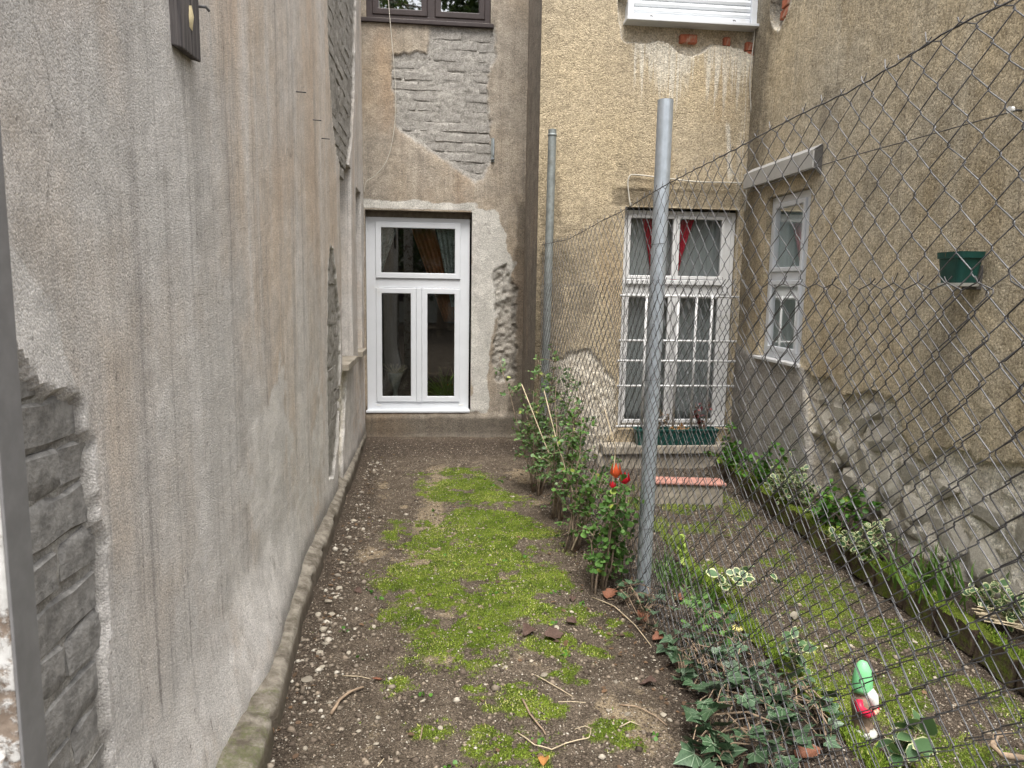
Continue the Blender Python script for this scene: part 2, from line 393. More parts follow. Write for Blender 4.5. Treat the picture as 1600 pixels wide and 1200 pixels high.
# ------------------------------------------------------------------ heightfield walls
def wall_grid(name, T, us, vs, height, masks, holes, mat, parent, reveal=.09, reveal_mask=None):
    """T(U,V,N)->(n,3); holes: list of (u0,u1,v0,v1,depth)"""
    us = np.asarray(us); vs = np.asarray(vs)
    U, Vv = np.meshgrid(us, vs, indexing='ij'); nu, nv = U.shape
    h = height(U, Vv); m1, m2 = masks(U, Vv)
    keep = np.ones((nu-1, nv-1), bool); cu = (us[:-1]+us[1:])/2; cv = (vs[:-1]+vs[1:])/2
    extraV, extraF, em1, em2 = [], [], [], []
    for (a, b, c, d, dep) in holes:
        keep &= ~(((cu > a) & (cu < b))[:, None] & ((cv > c) & (cv < d))[None, :])
    idx = np.arange(nu*nv).reshape(nu, nv)
    i, j = np.nonzero(keep)
    F = np.stack([idx[i, j], idx[i+1, j], idx[i+1, j+1], idx[i, j+1]], 1)
    V = T(U.ravel(), Vv.ravel(), h.ravel())
    A1 = m1.reshape(-1, 4); A2 = m2.reshape(-1, 4)
    base = len(V)
    for (a, b, c, d, dep) in holes:
        ia, ib = np.argmin(abs(us-a)), np.argmin(abs(us-b)); ic, id_ = np.argmin(abs(vs-c)), np.argmin(abs(vs-d))
        loop = [(k, ic) for k in range(ia, ib)]+[(ib, k) for k in range(ic, id_)]+[(k, id_) for k in range(ib, ia, -1)]+[(ia, k) for k in range(id_, ic, -1)]
        li = np.array([idx[p] for p in loop]); lu = us[[p[0] for p in loop]]; lv = vs[[p[1] for p in loop]]
        V2 = T(lu, lv, np.full(len(lu), -dep)); n = len(li); bi = base+np.arange(n)
        F2 = np.stack([li, bi, np.roll(bi, -1), np.roll(li, -1)], 1)
        V = np.concatenate([V, V2]); F = np.concatenate([F, F2]); A1 = np.concatenate([A1, A1[li]]); A2 = np.concatenate([A2, A2[li]]); base += n
    off = np.array(wloc(parent)) if parent is not None else np.zeros(3)
    me = raw_mesh(name, V-off, F, smooth=False, attrs={'m1': A1, 'm2': A2})
    me.polygons.foreach_set('use_smooth', np.concatenate([np.ones(len(me.polygons), bool)]))
    try: me.set_sharp_from_angle(angle=math.radians(50))
    except Exception: pass
    return obj_from(name, me, mat, parent)
def axis(a, b, step, marks=(), tail=None):
    pts = set(np.round(np.arange(a, b, step), 4)) | {a, b}
    for m in marks:
        pts = {p for p in pts if abs(p-m) > step*.45}; 
    pts |= set(marks)
    if tail: pts |= set(tail)
    return np.array(sorted(pts))
def col4(*c):
    return np.stack([np.broadcast_to(x, c[0].shape) if not isinstance(x, np.ndarray) else x for x in c], -1)

def parge(U, V, v0, course, seed):
    """thin rough cement wash over courses: joints stay as wavy grooves"""
    return .020*fbm(U*7, V*9, seed+2, 4)+.008*fbm(U*34, V*34, seed+3, 3)
# brick meshes (shared): lumpy rounded block, unit-less, dims in metres along (u,v,n)
def lumpy_block(name, L, Hh, D, seed, cuts=3, amp=.006, rnd=.012):
    bm = bmesh.new(); bmesh.ops.create_cube(bm, size=1)
    bmesh.ops.scale(bm, vec=(L, D, Hh), verts=bm.verts)
    bmesh.ops.bevel(bm, geom=bm.edges[:], offset=rnd, segments=1, affect='EDGES')
    bmesh.ops.subdivide_edges(bm, edges=[e for e in bm.edges if e.calc_length() > .06], cuts=2, use_grid_fill=True)
    r = random.Random(seed)
    for v in bm.verts:
        v.co += Vector((r.uniform(-1, 1), r.uniform(-1, 1)*.7, r.uniform(-1, 1)))*amp
    me = bpy.data.meshes.new(name); bm.to_mesh(me); bm.free()
    me.polygons.foreach_set('use_smooth', [True]*len(me.polygons)); me.set_sharp_from_angle(angle=math.radians(28)); return me
BR = [lumpy_block('brick', .274, .081, .04, s, amp=.0042, rnd=.006) for s in range(6)]
BR_RED = [lumpy_block('brick', .24, .068, .05, s, amp=.003, rnd=.005) for s in range(3)]
BR_DARK = [lumpy_block('brick', .276, .087, .04, 20+s, amp=.006, rnd=.007) for s in range(5)]
for b in BR_DARK: b.materials.append(MAT['brick_dark'])
for b in BR: b.materials.append(MAT['brick'])
for b in BR_RED: b.materials.append(MAT['red_brick'])
def lay_bricks(parent, sd, u0, u1, v0, v1, place, meshes, course=.0925, length=.285, margin=-.05, recess=.0):
    """running bond over the rectangle, keeping bricks whose centre (or ends) lie inside"""
    off = wloc(parent); r = random.Random(int(u0*100+v0*10)); k = 0; v = v0
    while v < v1:
        u = u0-(length/2 if k % 2 else 0)-r.uniform(0, .04)
        while u < u1+length:
            c = [(u+du*length, v) for du in (-.35, 0, .35)]
            if max(float(poly_sd(sd, np.array([a]), np.array([b]))[0]) for a, b in c) > 0.005:
                o = bpy.data.objects.new('brick', r.choice(meshes)); COL.objects.link(o); o.parent = parent
                M = place(u+r.uniform(-.006, .006), v+r.uniform(-.005, .005), r.uniform(-.004, .003)-recess)
                M = M @ Euler((r.uniform(-.05, .05), r.uniform(-.02, .02), r.uniform(-.02, .02))).to_matrix().to_4x4()
                M = M @ Matrix.Diagonal((r.uniform(.94, 1.03), 1, r.uniform(.93, 1.03), 1))
                M.translation -= off; o.matrix_local = M
            u += length
        v += course; k += 1

XL, YB, XS, YR, XE = -0.70, 7.20, 2.70, 6.28, 0.862      # left wall, rear wall, side wall, right wall, step
TOPZ = 4.7
def P(fn, pts, ax): return [tuple(getattr(fn(*p), a) for a in ax) for p in pts]

# ================================================================== LEFT HOUSE (long side wall)
lh = thing('plastered_house', 'long weathered grey-brown plastered house wall with a low concrete kerb at its foot', 'house', (XL-.3, 4.0, 0))
TL_ = lambda U, V, N: np.stack([XL+N, U, V], 1)
near_patch = [(1.0,-.1),(1.0,1.55),(1.25,1.47),(1.308,1.407),(1.35,1.36),(1.393,1.335),(1.44,1.35),(1.472,1.318),(1.504,1.305),(1.505,1.25),(1.534,1.22),(1.531,1.154),(1.527,1.057),(1.561,1.002),(1.564,.931),(1.556,.797),(1.525,.722),(1.545,.5),(1.52,.3),(1.55,-.1)]
top_patch = [(4.96,4.9),(5.0,3.4),(5.017,2.969),(5.179,2.603),(5.354,2.466),(5.733,2.369),(5.986,2.48),(6.30,2.75),(6.5,3.2),(6.75,4.0),(6.85,4.9)]
nar_patch = [(4.95,1.80),(5.082,1.788),(5.248,1.575),(5.40,1.294),(5.40,1.014),(5.287,.748),(5.182,.439),(4.9,.25),(4.7,.30),(4.74,.928),(4.793,1.325),(4.832,1.654)]
low_peel = [(5.30,.80),(5.62,.92),(5.75,.80),(5.62,.55),(5.45,.30),(5.40,.10),(5.15,.10),(5.25,.45)]
smear = [(1.0,1.62),(1.30,1.60),(1.42,1.50),(1.47,1.38),(1.50,1.30),(1.3,1.3),(1.0,1.4)]
niches = [(5.50, 6.20, .955, 2.50, .13), (6.56, 6.96, .955, 2.40, .13)]
def hL(U, V):
    n = fbm(U*9, V*9, 1, 4); n2 = fbm(U*34, V*34, 2, 3)
    h = .010*fbm(U*1.3, V*1.1, 3, 3)+.0035*n+.0035*n2
    for P_, dep, a, v0_, co in ((near_patch, .0255, .02, .04, .096), (top_patch, .017, .03, 2.40, .0925), (nar_patch, .017, .03, .30, .0925)):
        sd = poly_sd(P_, U, V)+a*fbm(U*22, V*22, 5, 3)*1.6
        inn = sstep(-.006, .006, sd); h = h*(1-inn)+inn*(parge(U, V, v0_, co, 150)-dep)+.006*np.exp(-np.clip(-sd, 0, 9)/.02)*(sd < 0)
    sd = poly_sd(low_peel, U, V)+.05*fbm(U*18, V*18, 6, 3); h = h-.03*sstep(-.008, .008, sd)*(1+1.2*n2)
    h = h+.008*sstep(.35, .0, V)+.075*sstep(3.9, 2.8, U)*sstep(.50, .08, V)*(.8+.8*fbm(U*2.5, V*0, 7, 2))
    return h
def mL(U, V):
    z = np.zeros_like(U); n = fbm(U*6, V*6, 8, 4)
    bare = z.copy()
    for P_ in (near_patch, top_patch, nar_patch):
        bare = np.maximum(bare, sstep(-.006, .006, poly_sd(P_, U, V)+.03*fbm(U*22, V*22, 5, 3)*1.6))
    rim = np.zeros_like(U)
    for P_ in (near_patch, nar_patch):
        sd = poly_sd(P_, U, V); rim = np.maximum(rim, np.exp(-abs(sd)/.045)*.8)
    cem = np.maximum(sstep(-.03, .03, poly_sd(smear, U, V)+.04*n), rim)
    cem = np.maximum(cem, sstep(1.3, .2, V+.8*n)*.55)            # paler greyer cement towards the foot
    cem = np.maximum(cem, sstep(6.3, 6.5, U)*.45); cem = np.maximum(cem, .75*sstep(.9, .0, np.hypot((U-3.1)/1.1, (V-.75)/.75)+1.2*n)); cem = np.maximum(cem, .6*sstep(.8, .1, np.hypot((U-4.3)/.8, (V-.6)/.7)+1.2*n))
    stn = fbm(U*2.6, V*.55, 10, 4); damp_dark = .34*sstep(.04, .34, stn+.12*n)*sstep(.6, 1.4, V)+.9*sstep(.34, .02, V+.22*fbm(U*3, V*3, 9, 4))*sstep(2.0, 3.0, U)+.5*sstep(4.5, 5.0, U)*sstep(2.1, 2.8, V)*(.6+1.5*fbm(U*6, V*.6, 14, 3))+.35*sstep(.22, .0, V+.1*n)
    damp_dark = np.maximum(damp_dark, .5*sstep(5.6, 6.1, U)*sstep(1.0, .4, V)*(.5+n))
    peel = sstep(-.006, .006, poly_sd(low_peel, U, V)+.05*fbm(U*18, V*18, 6, 3))
    lime = .5*np.exp(-abs(poly_sd(low_peel, U, V))/.05)
    moss = sstep(.18, .0, V+.12*n)*sstep(2.6, 2.0, U)*.7
    return col4(cem, lime, damp_dark, 1.15+2.2*sstep(1.1, .35, V+.5*n)*sstep(1.55, 1.75, U)*sstep(2.6, 2.0, U)), col4(bare*(1-peel), peel, moss, z+1)
us = np.concatenate([axis(1.0, 5.50, .0145), axis(5.50, 7.35, .016, [5.50, 6.20, 6.56, 6.96])[1:]])
vs = axis(-.15, TOPZ, .0165, [.955, 2.40, 2.50])
left_wall = wall_grid('wall', TL_, us, vs, hL, mL, niches, MAT['left'], lh)
for (a, b, c, d, dep) in niches:                       # blind niches: plastered back and a stone sill
    MB().box(XL-dep-.02, XL-dep+.004, a-.02, b+.02, c-.02, d+.02).build('niche_back', MAT['rear'], lh)
    MB().box(XL-dep+.004, XL+.045, a+.004, b-.004, c-.045, c+.006).build('sill', MAT['concrete'], lh, bevel=.004)
MB().box(XL-4.0, XL-.19, 1.0, 11, -.2, 5.0).box(XL-.19, XL-.005, 1.0, 7.35, TOPZ+.002, 5.0).build('upper_wall', MAT['left'], lh)
def plL(dd, extra=0): return lambda u, v, n: Matrix.Translation((XL-.031+n+extra, u, v)) @ Matrix.Rotation(math.pi/2, 4, 'Z')
lay_bricks(lh, near_patch, 1.02, 1.7, .04, 1.5, plL(0, -.006), BR_DARK, course=.096)
lay_bricks(lh, top_patch, 4.9, 6.9, 2.40, 4.7, plL(0, -.004), BR)
lay_bricks(lh, nar_patch, 4.6, 5.5, .30, 1.85, plL(0, -.005), BR)

# ================================================================== REAR HOUSE
rh = thing('plastered_house', 'narrow rear house wall with a brown-framed upper window above a white one', 'house', (.1, YB+.3, 0))
TB_ = lambda U, V, N: np.stack([U, YB-N, V], 1)
b_patch = [(-.422,3.699),(-.33,3.70),(-.196,3.738),(-.09,3.72),(-.075,3.789),(-.083,3.99),(.537,3.99),(.558,3.716),(.469,3.48),(.505,3.07),(.539,2.773),(.448,2.59),(.355,2.557),(.108,2.729),(-.076,2.842),(-.258,2.953),(-.378,3.037),(-.412,3.384)]
cem_patch = [(.33,2.34),(.62,2.30),(.70,2.0),(.75,1.75),(.70,1.45),(.58,1.25),(.55,.8),(.50,.3),(.33,.3)]
peel_b = [(.55,1.72),(.68,1.78),(.80,1.5),(.80,.62),(.62,.60),(.56,.85),(.60,1.2)]
holesB = [(-.685, .345, .315, 2.275, .10), (-.655, .505, 4.02, TOPZ, .10)]
def hB(U, V):
    n2 = fbm(U*30, V*30, 12, 3)
    h = .008*fbm(U*2, V*2, 13, 3)+.004*fbm(U*10, V*10, 11, 4)+.003*n2
    sd = poly_sd(b_patch, U, V)+.05*fbm(U*16, V*16, 15, 3)
    lowf = sstep(3.0, 2.7, V+.4*(U-.1))          # feathered cement edge low down
    inn = sstep(-.006-.05*lowf, .006+.05*lowf, sd); h = h*(1-inn)+inn*(parge(U, V, 2.60, .0925, 160)-.0165)
    sdp = poly_sd(peel_b, U, V)+.07*fbm(U*14, V*14, 16, 4); h = h-.018*sstep(-.008, .008, sdp)*(1+2.5*n2+1.5*fbm(U*9, V*9, 18, 3))
    h = h+.005*sstep(-.02, .02, poly_sd(cem_patch, U, V)+.08*fbm(U*8, V*8, 19, 3))
    h = h+.03*sstep(.30, .24, V+.02*fbm(U*6, V*2, 20, 3))+.02*sstep(.1, .0, V)
    return h
def mB(U, V):
    z = np.zeros_like(U); n = fbm(U*5, V*5, 21, 4)
    sd = poly_sd(b_patch, U, V)+.05*fbm(U*16, V*16, 15, 3)
    bare = sstep(-.02, .02, sd)
    cem = sstep(-.05, .05, poly_sd(cem_patch, U, V)+.15*n)
    cem = np.maximum(cem, .9*sstep(2.27, 2.31, V)*sstep(2.40, 2.33, V+.06*n)*sstep(.5, .3, U))
    cem = np.maximum(cem, .38*np.exp(-np.clip(-sd, 0, 9)/.06)*sstep(3.75, 3.6, V))
    damp_dark = 1.0*sstep(.42, .20, V+.2*n)+1.1*sstep(.68, .84, U+.12*n)*sstep(3.0, 1.9, V+.6*n)+.35*sstep(.02, .2, fbm(U*4, V*.8, 22, 4))
    damp_dark = np.maximum(damp_dark, .55*sstep(.66, .80, U+.1*n)*sstep(2.4, 2.2, V)*sstep(1.4, 2.0, V))
    peel = sstep(-.01, .01, poly_sd(peel_b, U, V)+.07*fbm(U*14, V*14, 16, 4))*.9
    lime = .38*sstep(2.9, 2.6, V)*sstep(2.3, 2.5, V)*sstep(-.35, .1, U)
    return col4(cem, lime, np.clip(damp_dark, 0, 1), z+1), col4(np.maximum(bare, peel*.85), peel*.2, z+.25*sstep(.12, 0, V), z+1)
wall_grid('wall', TB_, axis(-.715, .88, .0125, [-.685, .345, -.655, .505]), axis(-.15, TOPZ, .0135, [.315, 2.275, 4.02]), hB, mB, holesB, MAT['rear'], rh)
MB().box(-.655, .505, YB+.006, YB+.3, 5.6, 6.4).box(-.8, -.655, YB+.006, YB+.3, TOPZ+.002, 6.4).box(.505, .88, YB+.006, YB+.3, TOPZ+.002, 6.4).build('upper_wall', MAT['rear'], rh)
# the step face between the two houses: dark mortar return
def hS(U, V): return .008*fbm(U*9, V*7, 31, 4)+.006*fbm(U*30, V*26, 32, 3)
def mS(U, V):
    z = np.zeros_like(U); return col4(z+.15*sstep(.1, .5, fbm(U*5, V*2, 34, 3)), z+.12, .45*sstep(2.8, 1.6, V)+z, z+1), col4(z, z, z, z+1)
lay_bricks(rh, b_patch, -.45, .6, 2.60, 3.98, lambda u, v, n: Matrix.Translation((u, YB+.0335-n, v)), BR)

# --- white lower window (frame set back in the reveal)
YW = YB+.085
def X_(px, py): return on_y(px, py, YW).x
def Z_(px, py): return on_y(px, py, YW).z
TW = lambda u, v, n: (u, YW-n, v)
u0, u1 = X_(572.5, 500), X_(733, 500); v1 = on_y(650, 340.5, YW).z; v0 = on_y(650, 639, YW).z
zt0, zt1 = on_y(650, 449.5, YW).z, on_y(650, 436, YW).z
sl, sr = X_(587.5, 500), X_(719, 500)
win = MB().frame(u0, u1, v0, v1, sl-u0+.004, -.05, 0, TW, wb=.085).tbox(sl, sr, zt0-.002, zt1+.002, -.049, -.001, TW).build('window', MAT['pvc'], rh, bevel=.003)
tag(win, 'white plastic window with one wide pane above two narrow panes')
def sash(parent, a, b, c, d, wd, TT, mat, glass, n0=-.03, n1=.014, bev=.006, pane_n=-.012):
    s = MB().frame(a, b, c, d, wd, n0, n1, TT).build('sash', mat, parent, bevel=bev)
    g = MB().tbox(a+wd-.004, b-wd+.004, c+wd-.004, d-wd+.004, pane_n-.003, pane_n+.003, TT).build('pane', glass, parent)
    return s
sash(win, sl+.002, sr-.002, zt1+.004, v1-.044, .055, TW, MAT['pvc'], MAT['glass'])
xm0, xm1 = X_(650.8, 540), X_(659, 540)
sash(win, sl+.002, xm0-.001, v0+.075, zt0-.004, .055, TW, MAT['pvc'], MAT['glass'])
sash(win, xm1+.001, sr-.002, v0+.075, zt0-.004, .055, TW, MAT['pvc'], MAT['glass'])
MB().tbox(u0-.004, u1+.008, v1+.002, 2.30, -.06, -.01, TW).build('head_filler', MAT['filler'], win)
MB().tbox(xm0, xm1, v0+.075, zt0-.004, -.03, .020, TW).build('mullion', MAT['pvc'], win, bevel=.004)
MB().tbox(u0-.005, u1+.01, v0-.022, v0+.002, -.02, .10, TW).build('sill', MAT['pvc'], win, bevel=.004)
for xx in (u0+.09, u1-.10): MB().tbox(xx, xx+.05, v0+.035, v0+.047, 0, .004, TW).build('drain_cap', MAT['white_plastic'], win)
# --- brown upper window
YU = YB+.05
TU = lambda u, v, n: (u, YU-n, v)
uw = MB().frame(-.655, .505, 4.015, 5.55, .055, -.04, .012, TU, wb=.045).tbox(-.09, -.02, 4.06, 5.5, -.039, .012, TU).build('window', MAT['brown_pvc'], rh, bevel=.003)
tag(uw, 'dark brown framed upper window reflecting trees')
for a, b in ((-.60, -.092), (-.018, .45)):
    sash(uw, a, b, 4.062, 5.49, .055, TU, MAT['brown_pvc'], MAT['glass_mirror'], n1=.02)
MB().tbox(-.70, .53, 3.975, 4.012, -.06, .075, TU).build('sill', MAT['brown_pvc'], uw, bevel=.004)
# the room behind the lower window
def room(parent, x0, x1, y0, y1, z0, z1):
    b = MB()
    b.box(x0-.05, x0, y0, y1, z0, z1).box(x1, x1+.05, y0, y1, z0, z1).box(x0-.05, x1+.05, y1, y1+.05, z0, z1).box(x0-.05, x1+.05, y0, y1+.05, z1, z1+.05)
    b.build('room_wall', MAT['dark_room'], parent)
    MB().box(x0-.05, x1+.05, y0, y1+.05, z0-.05, z0).build('room_floor', MAT['room_floor'], parent)
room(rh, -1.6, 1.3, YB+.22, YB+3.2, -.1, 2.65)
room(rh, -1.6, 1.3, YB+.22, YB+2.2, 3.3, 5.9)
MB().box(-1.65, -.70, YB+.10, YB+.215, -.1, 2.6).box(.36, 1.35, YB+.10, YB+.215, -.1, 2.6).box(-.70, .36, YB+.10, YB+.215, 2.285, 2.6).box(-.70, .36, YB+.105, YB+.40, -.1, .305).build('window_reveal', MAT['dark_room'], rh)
def curtain(name, label, mat, x_of, y, z0, z1, pleats, amp, nu=48, nv=14, group=None):
    """x_of(t,zf) -> x ; a pleated sheet"""
    V = []; F = []
    for i in range(nu+1):
        for j in range(nv+1):
            t = i/nu; zf = j/nv; V.append((x_of(t, zf), y+amp*math.sin(t*pleats*2*math.pi)+amp*.4*math.sin(t*pleats*4.7+zf*3), z0+(z1-z0)*zf))
    for i in range(nu):
        for j in range(nv):
            a = i*(nv+1)+j; F.append((a, a+nv+1, a+nv+2, a+1))
    o = obj_from(name, raw_mesh(name, np.array(V), np.array(F), smooth=True), mat)
    m = o.modifiers.new('thickness', 'SOLIDIFY'); m.thickness = .002
    rebase(o, (x_of(.5, 0), y, z0)); return tag(o, label, 'curtain', group)
curtain('lace_curtain', 'white lace curtain tied aside behind the wide pane, beside the long plastered wall', MAT['lace'], lambda t, z: -.68+(.12+.24*z)*t, YB+.155, 1.62, 2.30, 6, .018)
curtain('lace_curtain', 'white lace curtain hanging behind the white window beside the orange drape', MAT['lace'], lambda t, z: .34-(.16+.22*z)*t-.03*(1-z), YB+.155, 1.35, 2.30, 7, .018)
curtain('orange_curtain', 'orange drape falling aslant behind the wide pane of the white window', MAT['orange_cloth'], lambda t, z: (-.28+.36*(1-z))+(.16+.08*z)*t, YB+.20, 1.2, 2.2, 5, .02)
curtain('rust_curtain', 'rust red curtain strip inside the white window behind the leafy pot plant', MAT['orange_cloth'], lambda t, z: .24+.09*t, YB+.24, .32, 1.45, 2, .012)

# ================================================================== RIGHT HOUSE (front with grille window + side wall)
gh = thing('plastered_house', 'ochre plastered corner house with a roller shutter, a barred window and a rubble stone foot', 'house', (XS+.3, YR+.3, 0))
TR_ = lambda U, V, N: np.stack([U, YR-N, V], 1)
TSt = lambda U, V, N: np.stack([XE-N, U, V], 1)
TSd = lambda U, V, N: np.stack([XS-N, U, V], 1)
wall_grid('step_wall', TSt, axis(YR-.002, YB+.05, .014), axis(-.15, TOPZ, .016), hS, mS, [], MAT['dark_render'], gh)
SHX0, SHX1, SHZ = 1.575, 2.705, 3.775
holesR = [(1.625, 2.662, .30, 2.265, .10), (1.60, 2.685, 3.80, TOPZ, .12)]
und = [(1.50,4.0),(1.52,3.80),(1.55,3.66),(1.58,3.62),(1.80,3.625),(1.88,3.645),(1.97,3.62),(2.05,3.555),(2.15,3.53),(2.25,3.57),(2.34,3.64),(2.47,3.63),(2.60,3.61),(2.72,3.55),(2.72,4.0),(2.6,3.9),(1.6,3.9)]
crumb = [(.95,.95),(1.35,1.0),(1.58,.75),(1.6,.3),(1.5,.0),(.92,.0)]
def hR(U, V):
    n2 = fbm(U*30, V*30, 42, 3)
    h = .008*fbm(U*2, V*2, 43, 3)+.004*fbm(U*11, V*11, 41, 4)+.0065*n2
    sd = poly_sd(und, U, V)+.02*fbm(U*18, V*18, 45, 3); h = h-.06*sstep(-.006, .006, sd)
    sdc = poly_sd(crumb, U, V)+.12*fbm(U*9, V*9, 46, 4); h = h-.018*sstep(-.01, .01, sdc)*(1+2*n2)
    # lintel band just above the window
    h = h-.008*sstep(2.42, 2.41, V)*sstep(2.26, 2.27, V)*sstep(1.50, 1.51, U)
    return h
def mR(U, V):
    z = np.zeros_like(U); n = fbm(U*5, V*5, 51, 4); nf = fbm(U*26, V*1.2, 52, 4)
    lime = sstep(2.7, 3.6, V+.9*nf)*sstep(1.55, 1.68, U)*sstep(3.68, 3.60, V)*.82
    lime = np.maximum(lime, .9*np.exp(-(((U-2.50-.12*(3.0-V))/.035)**2))*sstep(2.35, 2.6, V)*sstep(3.12, 2.95, V))
    lime = np.maximum(lime, .95*np.exp(-abs(poly_sd(und, U, V))/.03))
    lime = np.maximum(lime, .55*sstep(2.56, 2.64, U+.05*n))
    damp_dark = .6*sstep(2.43, 2.40, V)*sstep(2.25, 2.28, V)*sstep(1.48, 1.52, U)+.45*sstep(.95, .3, V+.5*n)+.85*sstep(1.5, .88, U+.35*n)*sstep(2.5, 1.0, V+.4*n)+.4*sstep(.04, .22, fbm(U*3, V*1.1, 53, 4))*sstep(3.7, 2.5, V)
    grey = .6*sstep(3.75, 2.6, V+.4*n)*sstep(1.7, 2.1, U)*sstep(2.4, 2.7, V)
    peel = sstep(-.02, .02, poly_sd(crumb, U, V)+.16*fbm(U*9, V*9, 46, 4))*.75
    lime = np.maximum(lime, peel*(.35+fbm(U*16, V*16, 55, 3)))
    return col4(grey*.5, lime, np.clip(damp_dark, 0, 1), z+1), col4(z, np.maximum(peel, sstep(-.004, .004, poly_sd(und, U, V))*.35), z, z+1)
wall_grid('wall', TR_, axis(XE, XS+.03, .0125, [1.625, 2.662, 1.60, 2.685]), axis(-.25, TOPZ, .0135, [.30, 2.265, 3.80]), hR, mR, holesR, MAT['right'], gh)
MB().box(XE+.003, XS+.3, YR+.13, YR+.3, TOPZ+.002, 6.4).box(XE+.003, 1.60, YR+.003, YR+.13, TOPZ+.002, 6.4).build('upper_wall', MAT['right'], gh)
# bare red bricks under the shutter
def plR(u, v, n): return Matrix.Translation((u, YR+.052-n, v))
r = random.Random(5)
for (u, v, s) in ((2.13,3.675,.62),(2.47,3.67,.22),(2.675,3.64,.3),(2.68,3.565,.25),(1.565,3.72,.2)):
    o = bpy.data.objects.new('brick', r.choice(BR_RED)); COL.objects.link(o); o.parent = gh
    Mx = plR(u, v, .012 if (u, v) in ((2.13,3.675),(2.68,3.565),(2.675,3.64),(2.47,3.67)) else r.uniform(-.035, -.02)) @ Euler((r.uniform(-.05, .05), r.uniform(-.05, .05), r.uniform(-.05, .05))).to_matrix().to_4x4() @ Matrix.Diagonal((s, 1, 1, 1))
    Mx.translation -= wloc(gh); o.matrix_local = Mx
# roller shutter
sh = MB().frame(SHX0+.005, SHX1-.005, SHZ+.02, 5.25, .05, -.09, .035, lambda u, v, n: (u, YR-n, v), wb=.004).build('roller_shutter', MAT['pvc'], gh, bevel=.004)
tag(sh, 'closed white roller shutter over bare red bricks')
TSh = lambda u, v, n: (u, YR-n, v)
MB().tbox(SHX0-.01, SHX1+.012, SHZ-.006, SHZ+.018, -.06, .085, TSh).build('sill', MAT['pvc'], sh, bevel=.003)
z = SHZ+.075; MB().tbox(SHX0+.056, SHX1-.056, SHZ+.02, z-.002, -.01, .014, TSh).build('bottom_bar', MAT['pvc'], sh, bevel=.004)
for k, zz in enumerate(np.arange(z, 5.1, .052)):
    MB().poly([TSh(a, zz+b, c) for a in (SHX0+.056, SHX1-.056) for (b, c) in ((0,-.004),(.006,.006),(.026,.011),(.046,.006),(.050,-.004))],
              [(i, i+1, 6+i, 5+i) for i in range(4)]+[(0,4,3,2,1)]).build('slat', MAT['shutter'], sh)
for xx in (1.78, 2.50): MB().tube([TSh(xx, SHZ+.055, .014), TSh(xx+.004, SHZ+.05, .03), TSh(xx+.016, SHZ+.045, .03)], .004, 6).build('hook', MAT['cable_dark'], sh)
# barred white window
YG = YR+.075
TG = lambda u, v, n: (u, YG-n, v)
gw = MB().frame(1.632, 2.655, .305, 2.245, .036, -.05, 0, TG).tbox(1.669, 2.61, 1.52, 1.60, -.049, .006, TG).tbox(2.56, 2.618, .342, 2.208, -.048, -.004, TG).build('window', MAT['pvc_old'], gh, bevel=.003)
tag(gw, 'white painted wooden casement window behind white bars')
MB().tbox(1.67, 2.56, 1.60, 1.645, -.02, .03, TG).build('drip_rail', MAT['pvc_old'], gw, bevel=.006)
sash(gw, 1.67, 2.113, 1.65, 2.207, .030, TG, MAT['pvc_old'], MAT['glass_clear'])
sash(gw, 2.115, 2.558, 1.65, 2.207, .030, TG, MAT['pvc_old'], MAT['glass_clear'])
sash(gw, 1.67, 2.098, .345, 1.518, .034, TG, MAT['pvc_old'], MAT['glass_clear'])
sash(gw, 2.128, 2.558, .345, 1.518, .034, TG, MAT['pvc_old'], MAT['glass_clear'])
MB().tbox(2.099, 2.127, .345, 1.518, -.03, .02, TG).build('mullion', MAT['pvc_old'], gw, bevel=.003)
gr = MB().tube([(1.60, YR-.03, .335), (2.68, YR-.03, .335)], .008, 8).build('window_grille', MAT['pvc_old'], gh); tag(gr, 'white painted iron bars over the casement window')
for xx in (1.835, 1.98, 2.125, 2.29, 2.432): MB().tube([(xx, YR-.045, .33), (xx, YR-.045, 1.52)], .0115, 8).build('bar', MAT['pvc_old'], gr, smooth=True)
for zz in (.70, .925, 1.105, 1.50): MB().tube([(1.60, YR-.032, zz), (2.68, YR-.032, zz)], .0105, 8).build('bar', MAT['pvc_old'], gr, smooth=True)
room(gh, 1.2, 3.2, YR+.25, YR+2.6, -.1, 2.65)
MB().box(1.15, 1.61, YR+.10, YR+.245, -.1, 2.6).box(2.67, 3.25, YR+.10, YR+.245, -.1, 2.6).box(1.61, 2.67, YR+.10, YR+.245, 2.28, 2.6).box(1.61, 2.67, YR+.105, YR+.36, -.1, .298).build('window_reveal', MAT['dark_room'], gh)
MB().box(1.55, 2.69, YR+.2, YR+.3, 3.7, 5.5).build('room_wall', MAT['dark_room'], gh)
curtain('red_curtain', 'red drape gathered behind the top pane of the barred window, beside the galvanised post', MAT['red_cloth'], lambda t, z: 1.93-.12*z**1.5+(.05+.05*z)*t, YR+.135, 1.55, 2.22, 3, .018)
curtain('red_curtain', 'red drape swept aside behind the top pane of the barred window, beside the window corner', MAT['red_cloth'], lambda t, z: 2.10+(.04+.17*z**1.3)*t, YR+.135, 1.55, 2.22, 4, .018)
curtain('grey_blind', 'grey net blind hanging behind the barred window', MAT['grey_cloth'], lambda t, z: 1.66+.96*t, YR+.17, .32, 2.22, 16, .010)

